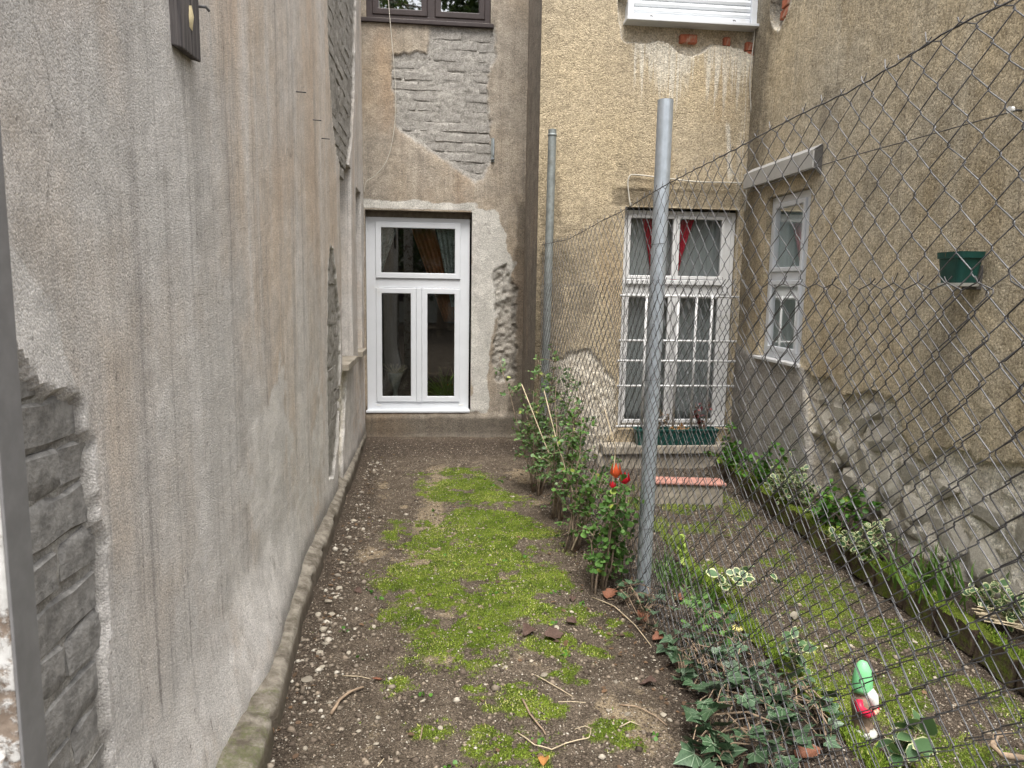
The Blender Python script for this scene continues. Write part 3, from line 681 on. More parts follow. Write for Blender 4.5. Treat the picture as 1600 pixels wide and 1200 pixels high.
# ---- side wall
stone_top = [(5.05,1.00),(4.89,.945),(4.80,.955),(4.70,.955),(4.62,.90),(4.50,.87),(4.40,.885),(4.32,.93),(4.22,.95),(4.10,.94),(4.02,.925),(3.94,.85),(3.88,.73),(3.80,.66),(3.72,.63),(3.66,.64),(3.55,.73),(3.42,.745),(3.30,.72),(3.1,.76),(2.6,.80),(1.5,.85),(1.5,-.3),(4.9,-.3),(4.88,.30),(4.95,.55)]
cem_sd = [(6.4,1.10),(5.9,1.02),(5.5,.98),(5.1,1.02),(4.92,.96),(4.86,.7),(4.8,.3),(4.7,-.2),(6.4,-.2)]
hole_sd = [(5.90,4.2),(5.95,3.80),(5.88,3.66),(5.78,3.60),(5.66,3.70),(5.60,3.80),(5.52,3.95),(5.50,4.2)]
slabline = lambda U: .12+.40*sstep(3.6, 4.9, U)
holesS = [(5.125, 5.835, 1.015, 2.315, .07)]
def hSd(U, V):
    n2 = fbm(U*26, V*26, 62, 3); n1 = fbm(U*9, V*9, 61, 4)
    h = .010*fbm(U*1.5, V*1.5, 63, 3)+.004*n1+.006*n2
    sd = poly_sd(stone_top, U, V)+.05*fbm(U*11, V*11, 65, 4)
    st = sstep(-.006, .006, sd)
    cell = abs(fbm(U*4.5, V*5.5, 71, 3))
    rough = .035*fbm(U*3.2, V*3.6, 66, 4)+.03*n1+.022*n2-.012
    h = h*(1-st)+st*(-.022+rough)
    under = sstep(.03, -.03, V-slabline(U)-.05*fbm(U*4, V*2, 67, 3))
    h = h-st*under*.07
    h = h+.012*sstep(-.03, .03, poly_sd(cem_sd, U, V)+.06*fbm(U*4, V*4, 68, 3))*(1-st)
    sdh = poly_sd(hole_sd, U, V)+.03*fbm(U*12, V*12, 69, 3); h = h-.08*sstep(-.008, .008, sdh)+.02*np.exp(-(np.clip(-sdh, 0, 9)/.05)**2)*(sdh < 0)
    return h
def mSd(U, V):
    z = np.zeros_like(U); n = fbm(U*4, V*4, 72, 4)
    sd = poly_sd(stone_top, U, V)+.05*fbm(U*11, V*11, 65, 4); st = sstep(-.008, .008, sd)
    cem = sstep(-.03, .03, poly_sd(cem_sd, U, V)+.10*fbm(U*4, V*4, 68, 3))*(1-st)*1.0
    lime = np.exp(-np.clip(-(poly_sd(hole_sd, U, V)+.03*n), 0, 9)/.05)*.9
    lime = np.maximum(lime, np.exp(-np.clip(-sd, 0, 9)/.03)*.35*(1-st)); lime = np.maximum(lime, .35*sstep(.35, -.2, V)*cem)
    stre = fbm(U*7, V*.5, 73, 4)
    lime = np.maximum(lime, .40*sstep(.08, .3, stre)*sstep(1.8, 3.4, V))
    damp_dark = .8*sstep(5.5, 6.3, U+.4*n)+.55*sstep(.0, .25, fbm(U*1.6, V*.9, 74, 4)+.05)*sstep(1.2, 2.0, V)  # darker towards the house corner, plus broad blotches higher up
    damp_dark = np.maximum(damp_dark, .6*sstep(.03, .25, fbm(U*3, V*.7, 75, 4))*sstep(1.6, 2.6, V)); damp_dark = np.maximum(damp_dark, .45*np.exp(-(((U-3.62)/.22)**2))*sstep(1.6, 1.4, V)); damp_dark = np.clip(damp_dark, 0, 1)*(1-st)  # tall dark streaks high up, and a darker strip below the flower pot
    lime = np.maximum(lime, st*(.36+.9*fbm(U*6, V*6, 76, 4)))
    return col4(cem, lime, damp_dark, z+1), col4(st*np.clip(-.1+1.0*fbm(U*3, V*3, 77, 3), 0, .3), np.clip(st*.95, 0, 1), .6*sstep(.2, -.1, V+.2*n)*st, z+1)
wall_grid('side_wall', TSd, np.concatenate([axis(1.5, 3.0, .03), axis(3.0, YR-.004, .0145, [5.125, 5.835])[1:]]), axis(-.25, TOPZ, .0155, [1.015, 2.315]), hSd, mSd, holesS, MAT['side'], gh)
MB().box(XS+.2, XS+4, 1.5, 11, -.3, 5.0).box(XS+.006, XS+.2, 1.5, YR, TOPZ+.002, 5.0).build('upper_side_wall', MAT['side'], gh)
for (yy, zz, s) in ((5.80,3.74,.7),(5.72,3.82,1.0),(5.66,3.90,.9),(5.82,3.98,.8),(5.58,3.98,.6)):
    o = bpy.data.objects.new('brick', r.choice(BR_RED)); COL.objects.link(o); o.parent = gh
    Mx = Matrix.Translation((XS+.055, yy, zz)) @ Matrix.Rotation(-math.pi/2, 4, 'Z') @ Euler((r.uniform(-.1, .1), r.uniform(-.12, .12), r.uniform(-.1, .1))).to_matrix().to_4x4() @ Matrix.Diagonal((s, 1, 1, 1))
    Mx.translation -= wloc(gh); o.matrix_local = Mx
# rubble stones set into the bare foot of the side wall
def rock_mesh(name, seed, sub=2, rough=.22):
    bm = bmesh.new(); bmesh.ops.create_icosphere(bm, subdivisions=sub, radius=1)
    rr = random.Random(seed); pl = [(Vector((rr.gauss(0, 1), rr.gauss(0, 1), rr.gauss(0, 1))).normalized(), rr.uniform(.5, .85)) for _ in range(9)]
    for v in bm.verts:
        d = v.co.normalized(); s = 1.0
        for n_, k in pl:
            q = d.dot(n_)
            if q > 1e-3: s = min(s, k/q)
        v.co = d*s*(1+rr.uniform(-.5, .5)*rough*.3)
    me = bpy.data.meshes.new(name); bm.to_mesh(me); bm.free(); me.polygons.foreach_set('use_smooth', [True]*len(me.polygons)); me.set_sharp_from_angle(angle=math.radians(24)); return me
ROCK = [rock_mesh('stone', s) for s in range(6)]
for m_ in ROCK: m_.materials.append(MAT['stone'])
STONES = [(4.80,.80,.10,.08),(4.76,.62,.12,.11),(4.62,.72,.13,.10),(4.50,.52,.15,.12),(4.35,.74,.16,.10),(4.28,.50,.14,.13),(4.10,.66,.17,.14),(4.02,.40,.17,.13),(3.85,.52,.14,.12),(3.75,.32,.19,.13),(3.55,.54,.16,.12),(3.48,.28,.18,.15),(3.25,.50,.18,.15),(3.22,.22,.17,.14),(4.45,.30,.14,.09),(4.22,.26,.15,.10),(4.62,.40,.11,.09),(3.95,.16,.15,.10),(3.68,.08,.17,.12),(3.40,.04,.2,.12),(2.95,.40,.2,.18),(4.20,.82,.10,.07),(3.05,.12,.18,.14)]
for i_, (yy, zz, a, b) in enumerate(STONES):
    o = bpy.data.objects.new('stone', ROCK[i_ % 6]); COL.objects.link(o); o.parent = gh
    Mx = Matrix.Translation((XS+.062, yy, zz)) @ Euler((r.uniform(-.4, .4), r.uniform(-.1, .1), r.uniform(-.15, .15))).to_matrix().to_4x4() @ Matrix.Diagonal((.062, a*1.15, b*1.15, 1))
    Mx.translation -= wloc(gh); o.matrix_local = Mx
# side window with fascia
XW = XS+.045
TV = lambda u, v, n: (XW-n, u, v)
sw = MB().frame(5.13, 5.83, 1.02, 2.31, .055, -.05, 0, TV).tbox(5.185, 5.775, 1.645, 1.71, -.049, -.001, TV).tbox(5.185, 5.26, 1.075, 1.645, -.048, -.002, TV).tbox(5.185, 5.26, 1.71, 2.255, -.048, -.002, TV).build('window', MAT['pvc'], gh, bevel=.003); tag(sw, 'narrow white window on the side wall below a grey fascia')
sash(sw, 5.262, 5.773, 1.712, 2.253, .036, TV, MAT['pvc'], MAT['glass_clear'])
sash(sw, 5.262, 5.773, 1.077, 1.643, .036, TV, MAT['pvc'], MAT['glass_clear'])
MB().tbox(5.10, 5.86, .995, 1.018, -.03, .085, TV).build('sill', MAT['pvc_old'], sw, bevel=.003)
MB().tbox(5.150, 5.165, 2.06, 2.15, 0, .02, TV).build('hinge', MAT['cable_dark'], sw, bevel=.002)
MB().box(XS+.3, XS+.35, 4.9, 6.0, .9, 2.4).build('room_wall', MAT['dark_room'], gh)
cu = curtain('blue_curtain', 'pale blue curtain behind the narrow window of the side wall', MAT['blue_cloth'], lambda t, z: 0.0+t*.001, 0, 1.1, 2.24, 1, .0)
bpy.data.objects.remove(cu)
V = []; F = []
for i in range(41):
    for j in range(3):
        V.append((XS+.082+.008*math.sin(i*1.25), 5.20+i*.0145, 1.08+j*.60))
for i in range(40):
    for j in range(2): a = i*3+j; F.append((a, a+3, a+4, a+1))
o = obj_from('blue_curtain', raw_mesh('blue_curtain', np.array(V), np.array(F), True), MAT['blue_cloth']); rebase(o, (XS+.16, 5.48, 1.08)); o.modifiers.new('t', 'SOLIDIFY').thickness = .003
tag(o, 'pale blue curtain behind the narrow window of the side wall', 'curtain')
fa = MB().box(XS-.075, XS-.063, 5.0, 6.16, 2.425, 2.545).poly([(XS-.075,5.0,2.545),(XS-.075,6.16,2.545),(XS+.01,6.16,2.60),(XS+.01,5.0,2.60),(XS-.063,5.0,2.541),(XS-.063,6.16,2.541),(XS+.01,6.16,2.596),(XS+.01,5.0,2.596)],[(0,1,2,3),(7,6,5,4)]).box(XS-.063, XS-.04, 5.0, 6.16, 2.425, 2.429).build('window_fascia', MAT['flashing'], gh)
tag(fa, 'grey sheet metal fascia over the narrow side window')
MB().poly([(XS-.062,5.001,2.43),(XS+.01,5.001,2.36),(XS+.01,5.001,2.59),(XS-.062,5.001,2.54),(XS-.062,5.006,2.43),(XS+.01,5.006,2.36),(XS+.01,5.006,2.59),(XS-.062,5.006,2.54)],[(0,1,2,3),(4,7,6,5),(0,4,5,1)]).build('end_shade', MAT['cable_dark'], fa)  # dark sheet painting in the triangular shade at the fascia's open end
MB().box(1.46, XS-.01, YR-.175, YR+.004, .105, .185).build('stone_ledge', MAT['concrete'], gh, bevel=.012)
MB().box(1.42, XS-.012, YR-.145, YR+.004, -.10, .100).build('stone_ledge', MAT['concrete'], gh, bevel=.012)

# ================================================================== GROUND
moss_px = [(640,752),(690,733),(740,730),(775,745),(800,765),(828,800),(865,838),(878,880),(895,925),(880,955),(845,968),(800,985),(772,1012),(742,1050),(705,1066),(655,1048),(612,1020),(602,985),(640,945),(598,915),(604,880),(640,862),(612,835),(622,815),(672,812),(720,800),(690,785),(660,775)]
moss_poly = P(on_z, moss_px, 'xy')
spots = [tuple(on_z(*p).xy)+(s,) for p, s in (((805,1075),.10),((795,1105),.10),((845,1115),.09),((785,1175),.13),((850,1010),.12),((905,960),.10),((870,1000),.10),((745,1085),.06),((665,1135),.08),((950,985),.09),((880,1050),.09),((960,1150),.10),((620,1070),.07),((610,960),.08),((840,1180),.1),((930,1020),.08))]
def moss_f(X, Y):
    n = fbm(X*5, Y*5, 81, 4); n2 = fbm(X*17, Y*17, 82, 3)
    m = sstep(-.09, .08, poly_sd(moss_poly, X, Y)+.34*n+.18*n2)
    for sx, sy, s in spots:
        m = np.maximum(m, .9*sstep(1.1, .4, np.hypot(X-sx, (Y-sy)*.8)/s+1.6*n2+.8*n))
    bald = sstep(.07, .20, fbm(X*5.2+3, Y*5.2, 83, 4)+.45*n2+.25*fbm(X*38, Y*38, 85, 2))
    m = m*(1-.85*bald)
    # garden path moss
    path = sstep(1.45, 1.55, X)*sstep(2.35, 2.2, X)*sstep(6.0, 5.2, Y)
    m = np.maximum(m, path*sstep(-.12, .14, fbm(X*4, Y*4, 84, 4)+.4*n2)*.75)
    return m*(Y < 7.1)*(X > -.66)
def ground_h(X, Y):
    X = np.asarray(X, float); Y = np.asarray(Y, float)
    h = .020*fbm(X*1.6, Y*1.6, 91, 3)+.014*fbm(X*8, Y*8, 92, 4)+.007*fbm(X*33, Y*33, 93, 3)
    bed = sstep(1.0, 1.12, X)*sstep(1.46, 1.40, X); h = h+bed*(.02+.03*fbm(X*5, Y*5, 94, 3))
    path = sstep(1.44, 1.50, X); h = h-.03*path
    bed2 = sstep(2.38, 2.44, X); h = h+.12*bed2*sstep(6.3, 5.6, Y)
    h = h+.055*sstep(6.75, 7.15, Y+.15*fbm(X*4, Y*4, 95, 3))*sstep(.95, .8, X)
    h = h+.008*moss_f(X, Y)
    h = h+.02*sstep(.75, .95, X)*sstep(1.2, 1.0, X)*sstep(2.8, 3.2, Y)
    far = sstep(2.0, .5, Y); return h*(1-.6*far)
def gz(x, y): return float(ground_h(np.array([x]), np.array([y]))[0])
def ground_masks(X, Y):
    n = fbm(X*3, Y*3, 101, 4); n2 = fbm(X*14, Y*14, 102, 3)
    sand = .75*sstep(.10, .30, fbm(X*2.2+5, Y*1.7, 103, 4)+.25*n2+.02)*sstep(6.7, 6.2, Y)
    sand = np.maximum(sand, .6*sstep(-.02, .12, .16-abs(X+.12-.05*(Y-3))+.2*n+.1*n2)*sstep(3.0, 3.6, Y)*sstep(6.6, 6.0, Y))
    dark = np.maximum(sstep(6.35, 6.65, Y+.25*n)*sstep(7.12, 6.95, Y)*sstep(1.0, .85, X), sstep(.72, .95, X+.2*n)*sstep(1.5, 1.35, X))
    dark = np.maximum(dark, .7*sstep(-.38, -.52, X+.25*n)); dark = np.maximum(dark, .65*sstep(1.42, 1.5, X)); dark = np.maximum(dark, sstep(2.36, 2.45, X))
    return col4(moss_f(X, Y), sand*(1-dark*.7), dark, np.ones_like(X))
def soil_mat():
    t = NT('soil'); m = t.sep(t.attr('m1'))
    n = t.noise(7, 7, .7); f = t.noise(55, 8, .8); ff = t.noise(170, 5, .8)
    c = t.mix(t.rng(n, .3, .7), (.078,.062,.047), (.165,.133,.102))
    sandc = t.mix(t.rng(f, .3, .7), (.20,.155,.105), (.37,.30,.205))
    c = t.mix(t.rng(t.math('ADD', m[1], t.math('MULTIPLY', t.math('SUBTRACT', f, .5), .9)), .3, .7), c, sandc)
    c = t.mix(t.math('MULTIPLY', m[2], .75), c, t.mix(t.rng(f, .3, .7), (.038,.029,.023), (.095,.075,.06)))
    mossc = t.mix(t.rng(t.noise(6, 5, .7), .35, .66), (.08,.12,.013), (.20,.255,.036)); mossc = t.mix(t.rng(ff, .35, .65), t.mix(.6, mossc, (.03,.035,.01)), mossc)
    c = t.mix(t.rng(t.math('ADD', m[0], t.math('MULTIPLY', t.math('SUBTRACT', f, .5), 1.6)), .2, .85), c, mossc)
    dots = t.rng(t.voronoi(75), .30, .16); sel = t.rng(t.noise(31, 3, .6), .50, .62)
    c = t.mix(t.math('MULTIPLY', dots, sel), c, t.mix(ff, (.38,.33,.26), (.62,.58,.50)))
    vn = t.n('ShaderNodeTexVoronoi'); vn.inputs['Scale'].default_value = 210; t.l(t.coord(), vn.inputs['Vector']); vr = t.sep(vn.outputs['Color'])
    c = t.mix(.8, c, t.mix(vr[0], (.38,.37,.36), (1.62,1.6,1.56)), 'MULTIPLY')
    c = t.mix(.6, c, t.mix(t.rng(ff, .33, .67), (.45,.45,.45), (1.5,1.5,1.5)), 'MULTIPLY')
    h = t.math('ADD', t.math('ADD', t.math('SUBTRACT', f, t.math('MULTIPLY', vn.outputs['Distance'], .5)), t.math('MULTIPLY', ff, .5)), t.math('MULTIPLY', dots, .25))
    return t.bsdf(c, .95, normal=t.bump(h, .9, .014), spec=.12)
MAT['soil'] = soil_mat()
gx = np.concatenate([[-400,-120,-40,-15,-6,-3,-1.5,-.9], np.arange(-.72, 2.78, .0135), [2.9,3.5,5,9,20,60,150,400]])
gy = np.concatenate([[-400,-150,-60,-25,-10,-4,-1,0,.6,1.0], np.arange(1.3, 7.36, .0135), [7.6,8.5,11,18,40,120,400]])
GX, GY = np.meshgrid(gx, gy, indexing='ij')
GV = np.stack([GX.ravel(), GY.ravel(), ground_h(GX, GY).ravel()], 1)
gi = np.arange(GX.size).reshape(GX.shape)
GF = np.stack([gi[:-1, :-1].ravel(), gi[1:, :-1].ravel(), gi[1:, 1:].ravel(), gi[:-1, 1:].ravel()], 1)
g = obj_from('ground', raw_mesh('ground', GV, GF, True, {'m1': ground_masks(GX, GY).reshape(-1, 4)}), MAT['soil'])
tag(g, 'bare brown soil with sandy patches between the house walls', 'ground', kind='structure')

# concrete kerb along the foot of the long wall
def kerb_mat():
    t = NT('kerb_concrete'); n = t.noise(13, 7, .7); f = t.noise(70, 4, .7)
    c = t.mix(t.rng(n, .3, .7), (.11,.093,.072), (.33,.298,.248))
    mo = t.rng(t.noise(6, 6, .75), .44, .56); s = t.n('ShaderNodeSeparateXYZ'); t.l(t.coord(), s.inputs[0])
    near = t.rng(s.outputs[1], 3.3, 2.2)
    c = t.mix(t.math('MULTIPLY', t.math('MULTIPLY', t.math('MULTIPLY', mo, near), t.rng(f, .3, .6)), .7), c, (.13,.14,.06))
    side = t.rng(s.outputs[2], .085, .06); c = t.mix(t.math('MULTIPLY', side, .75), c, (.10,.08,.06))
    return t.bsdf(c, .95, normal=t.bump(t.math('ADD', n, f), .8, .012), spec=.1)
MAT['kerb'] = kerb_mat()
ky = np.arange(1.15, 7.16, .02); ko = np.interp(ky, [1.15,2.24,2.6,3.2,4.1,5.2,7.2], [-.52,-.537,-.556,-.600,-.625,-.650,-.685])
prof = []
for k, (a, b) in enumerate([(None, .125), (.42, .108), (.80, .098), (.93, .084), (.97, .04), (1.0, -.06)]):
    x = np.full_like(ky, XL-.02) if a is None else XL+(ko-XL)*a
    nz = fbm(ky*7, ky*0+k*3, 111, 4); chip = sstep(.10, .26, fbm(ky*5, ky*0+9, 113, 4))
    x = x+(0 if a is None else 1)*.012*fbm(ky*9, ky*0+1, 112, 3)-(.02*chip if k >= 3 else 0); z_ = b+(.014*nz-.018*chip if k in (1, 2, 3) else 0)
    prof.append(np.stack([x, ky, z_+np.zeros_like(ky)], 1))
KV = np.concatenate(prof); n_ = len(ky); KF = [(k*n_+i, k*n_+i+1, (k+1)*n_+i+1, (k+1)*n_+i) for k in range(len(prof)-1) for i in range(n_-1)]
kb = obj_from('kerb', raw_mesh('kerb', KV, np.array(KF), True), MAT['kerb']); tag(kb, 'low crumbling concrete kerb along the foot of the long wall', 'kerb', kind='structure')

# ------------------------------------------------ moss fuzz, grit, gravel (uncountable)
def scatter(n, x0, x1, y0, y1, prob, ypow=1.0):
    X = rng.uniform(x0, x1, n); Y = y0+(y1-y0)*rng.uniform(0, 1, n)**ypow
    k = rng.uniform(0, 1, n) < prob(X, Y); return X[k], Y[k]
def vary_mat(name, a, b, c=None, rough=.9, attr='rnd', transl=0.0):
    t = NT(name); v = t.attr(attr, 'Fac'); col = t.mix(v, a, b)
    if c: col = t.mix(t.rng(v, .72, .9), col, c)
    return t.bsdf(col, rough, spec=.2)
X, Y = scatter(330000, -.6, 2.35, 1.8, 7.0, lambda x, y: np.clip(moss_f(x, y)*1.0-.1+.35*fbm(x*26, y*26, 122, 2), 0, 1), 1.3)
n_ = len(X); Zg = ground_h(X, Y); th = rng.uniform(0, 2*np.pi, n_); hgt = rng.uniform(.003, .0115, n_); wd = rng.uniform(.0016, .0034, n_)
lean = rng.normal(0, .45, (n_, 2))*hgt[:, None]
B = np.stack([X, Y, Zg-.001], 1); d = np.stack([np.cos(th)*wd, np.sin(th)*wd, np.zeros(n_)], 1)
VV = np.stack([B-d, B+d, B+np.stack([lean[:, 0], lean[:, 1], hgt], 1)], 1).reshape(-1, 3)
shade = np.clip(.5+1.2*fbm(X*6, Y*6, 121, 3)+rng.normal(0, .26, n_), 0, 1)
MAT['mossfuzz'] = vary_mat('moss_fuzz', (.075,.13,.012), (.235,.325,.038), (.40,.40,.13))
mo = obj_from('moss', raw_mesh('moss', VV, np.arange(3*n_).reshape(-1, 3), False, {'rnd': np.repeat(shade, 3)}), MAT['mossfuzz'])
tag(mo, 'bright green moss covering the soil between wall and fence', 'moss', kind='stuff')
def rocks(name, X, Y, R, mat, label, cat, sink=.35, tiny=False):
    oc = np.array([(1,0,0),(-1,0,0),(0,1,0),(0,-1,0),(0,0,.7),(0,0,-.7),(.6,.6,.3),(-.6,.6,.35),(.6,-.6,.25),(-.6,-.6,.3)])
    fc = np.array([(0,6,4),(6,2,4),(2,7,4),(7,1,4),(1,9,4),(9,3,4),(3,8,4),(8,0,4),(0,5,6),(6,5,2),(2,5,7),(7,5,1),(1,5,9),(9,5,3),(3,5,8),(8,5,0)])
    if tiny: oc = oc[:6]; fc = np.array([(0,2,4),(2,1,4),(1,3,4),(3,0,4),(2,0,5),(1,2,5),(3,1,5),(0,3,5)])
    K = len(oc)
    n = len(X); Z = ground_h(X, Y); V = oc[None]*(1+rng.uniform(-.25, .25, (n, K, 1)))*R[:, None, None]*rng.uniform(.6, 1.2, (n, 1, 3))
    a = rng.uniform(0, 6.28, n); ca, sa = np.cos(a)[:, None], np.sin(a)[:, None]
    V = np.stack([V[..., 0]*ca-V[..., 1]*sa, V[..., 0]*sa+V[..., 1]*ca, V[..., 2]], -1)
    V = V+np.stack([X, Y, Z+R*(.45-sink)], 1)[:, None, :]
    F = (fc[None]+(np.arange(n)*K)[:, None, None]).reshape(-1, 3)
    o = obj_from(name, raw_mesh(name, V.reshape(-1, 3), F, True, {'rnd': np.repeat(rng.uniform(0, 1, n), K)}), mat)
    return tag(o, label, cat, kind='stuff')
MAT['grit'] = vary_mat('grit', (.13,.105,.08), (.33,.28,.22), (.48,.44,.37))
X, Y = scatter(85000, -.62, 2.4, 1.75, 7.0, lambda x, y: np.clip(.45+.55*ground_masks(x, y)[..., 1]+.35*(fbm(x*4, y*4, 131, 3)), 0, 1)*(1-.25*moss_f(x, y)), 1.5)
rocks('grit', X, Y, rng.gamma(2.0, .0010, len(X))+.0008, MAT['grit'], 'fine pale grit strewn over the soil', 'grit', tiny=True)
MAT['clod'] = vary_mat('soil_crumb', (.055,.042,.032), (.19,.15,.115), (.27,.22,.165))
X, Y = scatter(52000, -.66, 2.4, 1.75, 7.1, lambda x, y: np.clip(.6+1.6*fbm(x*3.3, y*3.3, 134, 4), 0, 1)*(1-.8*moss_f(x, y)), 1.5)
rocks('soil_crumbs', X, Y, rng.gamma(2.2, .0019, len(X))+.001, MAT['clod'], 'dark crumbs of loose soil', 'soil', tiny=True)
X, Y = scatter(2600, -.60, -.22, 1.9, 6.4, lambda x, y: np.clip(1.1-(x+.62)*3.4, 0, 1)*np.clip(.5+1.8*fbm(x*3, y*2.5, 132, 3), 0, 1), 1.3)
X2, Y2 = scatter(700, -.4, 2.35, 1.9, 6.6, lambda x, y: np.clip(.35+1.2*fbm(x*3, y*3, 133, 3), 0, 1), 1.4)
X = np.concatenate([X, X2]); Y = np.concatenate([Y, Y2])
rocks('gravel', X, Y, rng.gamma(3, .0021, len(X))+.003, MAT['grit'], 'small pale gravel gathered along the kerb', 'gravel')
# the bigger pebbles, one by one
PEB = [rock_mesh('pebble', 40+s, 2, .1) for s in range(4)]
MAT['pebble'] = (lambda t: t.bsdf(t.mix(.8, t.mix(t.rng(t.noise(30, 4, .6), .3, .7), (.24,.21,.17), (.42,.39,.33)), t.mix(obrand(t), (.55,.52,.48), (1.25,1.22,1.15)), 'MULTIPLY'), .75))(NT('pebble'))
for m_ in PEB: m_.materials.append(MAT['pebble'])
peb_px = [(480,1064,17),(478,1172,9),(515,1098,10),(505,985,14),(518,960,12),(512,942,14),(508,1005,12),(500,1020,15),(530,920,11),(528,900,10),(540,860,9),(546,842,9),(535,880,10),(585,980,8),(652,952,9),(688,1142,11),(735,990,7),(590,1123,10),(587,1165,10),(660,1097,8),(850,1058,12),(775,1040,7),(790,1042,8),(830,1034,9),(870,980,9),(893,958,8),(980,1116,12),(950,1111,10),(1037,1119,10),(1047,1127,9),(962,1065,8),(1058,1180,9),(1061,1190,10),(981,1153,8),(995,1060,7),(667,1065,6),(553,815,8),(565,770,7),(1022,1030,6),(545,1020,9),(560,1145,8),(502,1045,12),(497,960,11),(524,935,9),(1290,1000,8),(1210,1010,8),(1330,1000,7),(1462,1050,9),(1430,995,9),(1220,955,9),(1105,870,8),(1400,1130,7)]
for i_, (px, py, sz) in enumerate(peb_px):
    p = on_z(px, py, 0); rad = sz*p.y/FPX*.5*1.05
    o = bpy.data.objects.new('pebble', PEB[i_ % 4]); COL.objects.link(o)
    o.location = (p.x, p.y, gz(p.x, p.y)+rad*.22); o.scale = (rad*1.25, rad*.95, rad*.62); o.rotation_euler = (random.uniform(-.2, .2), random.uniform(-.2, .2), random.uniform(0, 6))
    kerbside = p.x < -.2; pathside = p.x > 1.2
    tag(o, 'pale rounded pebble on the soil close to the kerb' if kerbside else ('pale pebble on the mossy path behind the fence' if pathside else 'pale rounded pebble lying on the mossy soil'), 'pebble',
        'pebbles by the kerb' if kerbside else ('pebbles on the garden path' if pathside else 'pebbles on the mossy soil'))

# ================================================================== TIMBER GATE POST beside the camera
gp = thing('gate_post', 'white peeling timber gate post edged with a grey steel strip', 'gate post', (-.52, .78, 0))
MB().box(-.61, -.4415, .764, .806, 0, 2.7).build('timber', MAT['peeling'], gp, bevel=.004)
MB().box(-.441, -.4375, .7625, .8075, 0, 2.7).build('steel_strip', MAT['steel_post'], gp, bevel=.001)
MB().lathe([(.0045,0),(.0045,.002),(.002,.003)], (0, 0, 0), 10).build('rivet', MAT['galv'], gp).matrix_local = Matrix.Translation(Vector((-.4373, .7720, 1.565))-gp.location) @ Matrix.Rotation(math.pi/2, 4, 'Y')
# flakes of lifting paint on the timber face
for (zz, xx, s) in ((1.05,-.456,.008),(.985,-.450,.006),(1.14,-.458,.007),(.93,-.46,.008)):
    MB().poly([(xx-s, .763, zz), (xx, .7615, zz+s*.8), (xx+s*.6, .756, zz+.2*s), (xx, .754, zz-s)], [(0, 1, 2, 3)]).build('paint_flake', MAT['peeling'], gp)
# plank stub fixed on the long wall
pa, pb_, pz_ = on_x(284, 60, XL+.026).y, on_x(313, 60, XL+.026).y, on_x(298, 84, XL+.026).z
pk = thing('plank', 'short dark weathered plank fixed upright on the long plastered wall', 'plank', (XL+.02, (pa+pb_)/2, pz_))
MB().poly([(XL-.004,pa-.004,pz_),(XL+.026,pa,pz_-.005),(XL+.026,pb_,pz_+.002),(XL-.004,pb_,pz_+.01),(XL-.004,pa-.006,3.6),(XL+.026,pa-.002,3.6),(XL+.026,pb_,3.6),(XL-.004,pb_,3.6)],[(0,3,2,1),(4,5,6,7),(0,1,5,4),(1,2,6,5),(2,3,7,6),(3,0,4,7)]).build('board', MAT['wood'], pk, bevel=.004)
fq = on_x(297, 26, XL+.026); MB().poly([fq+Vector((.001,dy,dz)) for dy, dz in ((-.012,-.03),(.012,-.034),(.018,-.008),(.010,.012),(.014,.034),(-.008,.026),(-.014,.0))]+[fq+Vector((.010,.0,.0))], [(7,i,(i+1)%7) for i in range(7)]).build('foam_blob', MAT['foam'], pk, smooth=True)
MB().tube([(XL, pb_+.01, pz_+.16), (XL+.04, pb_+.015, pz_+.16), (XL+.045, pb_+.03, pz_+.155)], .004, 6).build('nail', MAT['wire'], pk)
for (px, py) in ((462,143),(488,187),(502,216)):
    p = on_x(px, py, XL); o = MB().tube([p-Vector((.01, 0, 0)), p+Vector((.05, .004, -.002))], .003, 6).build('nail', MAT['wire_old']); rebase(o, p)
    tag(o, 'thin bent nail sticking out of the long plastered wall below the stripped brickwork', 'nail', 'nails in the long wall')

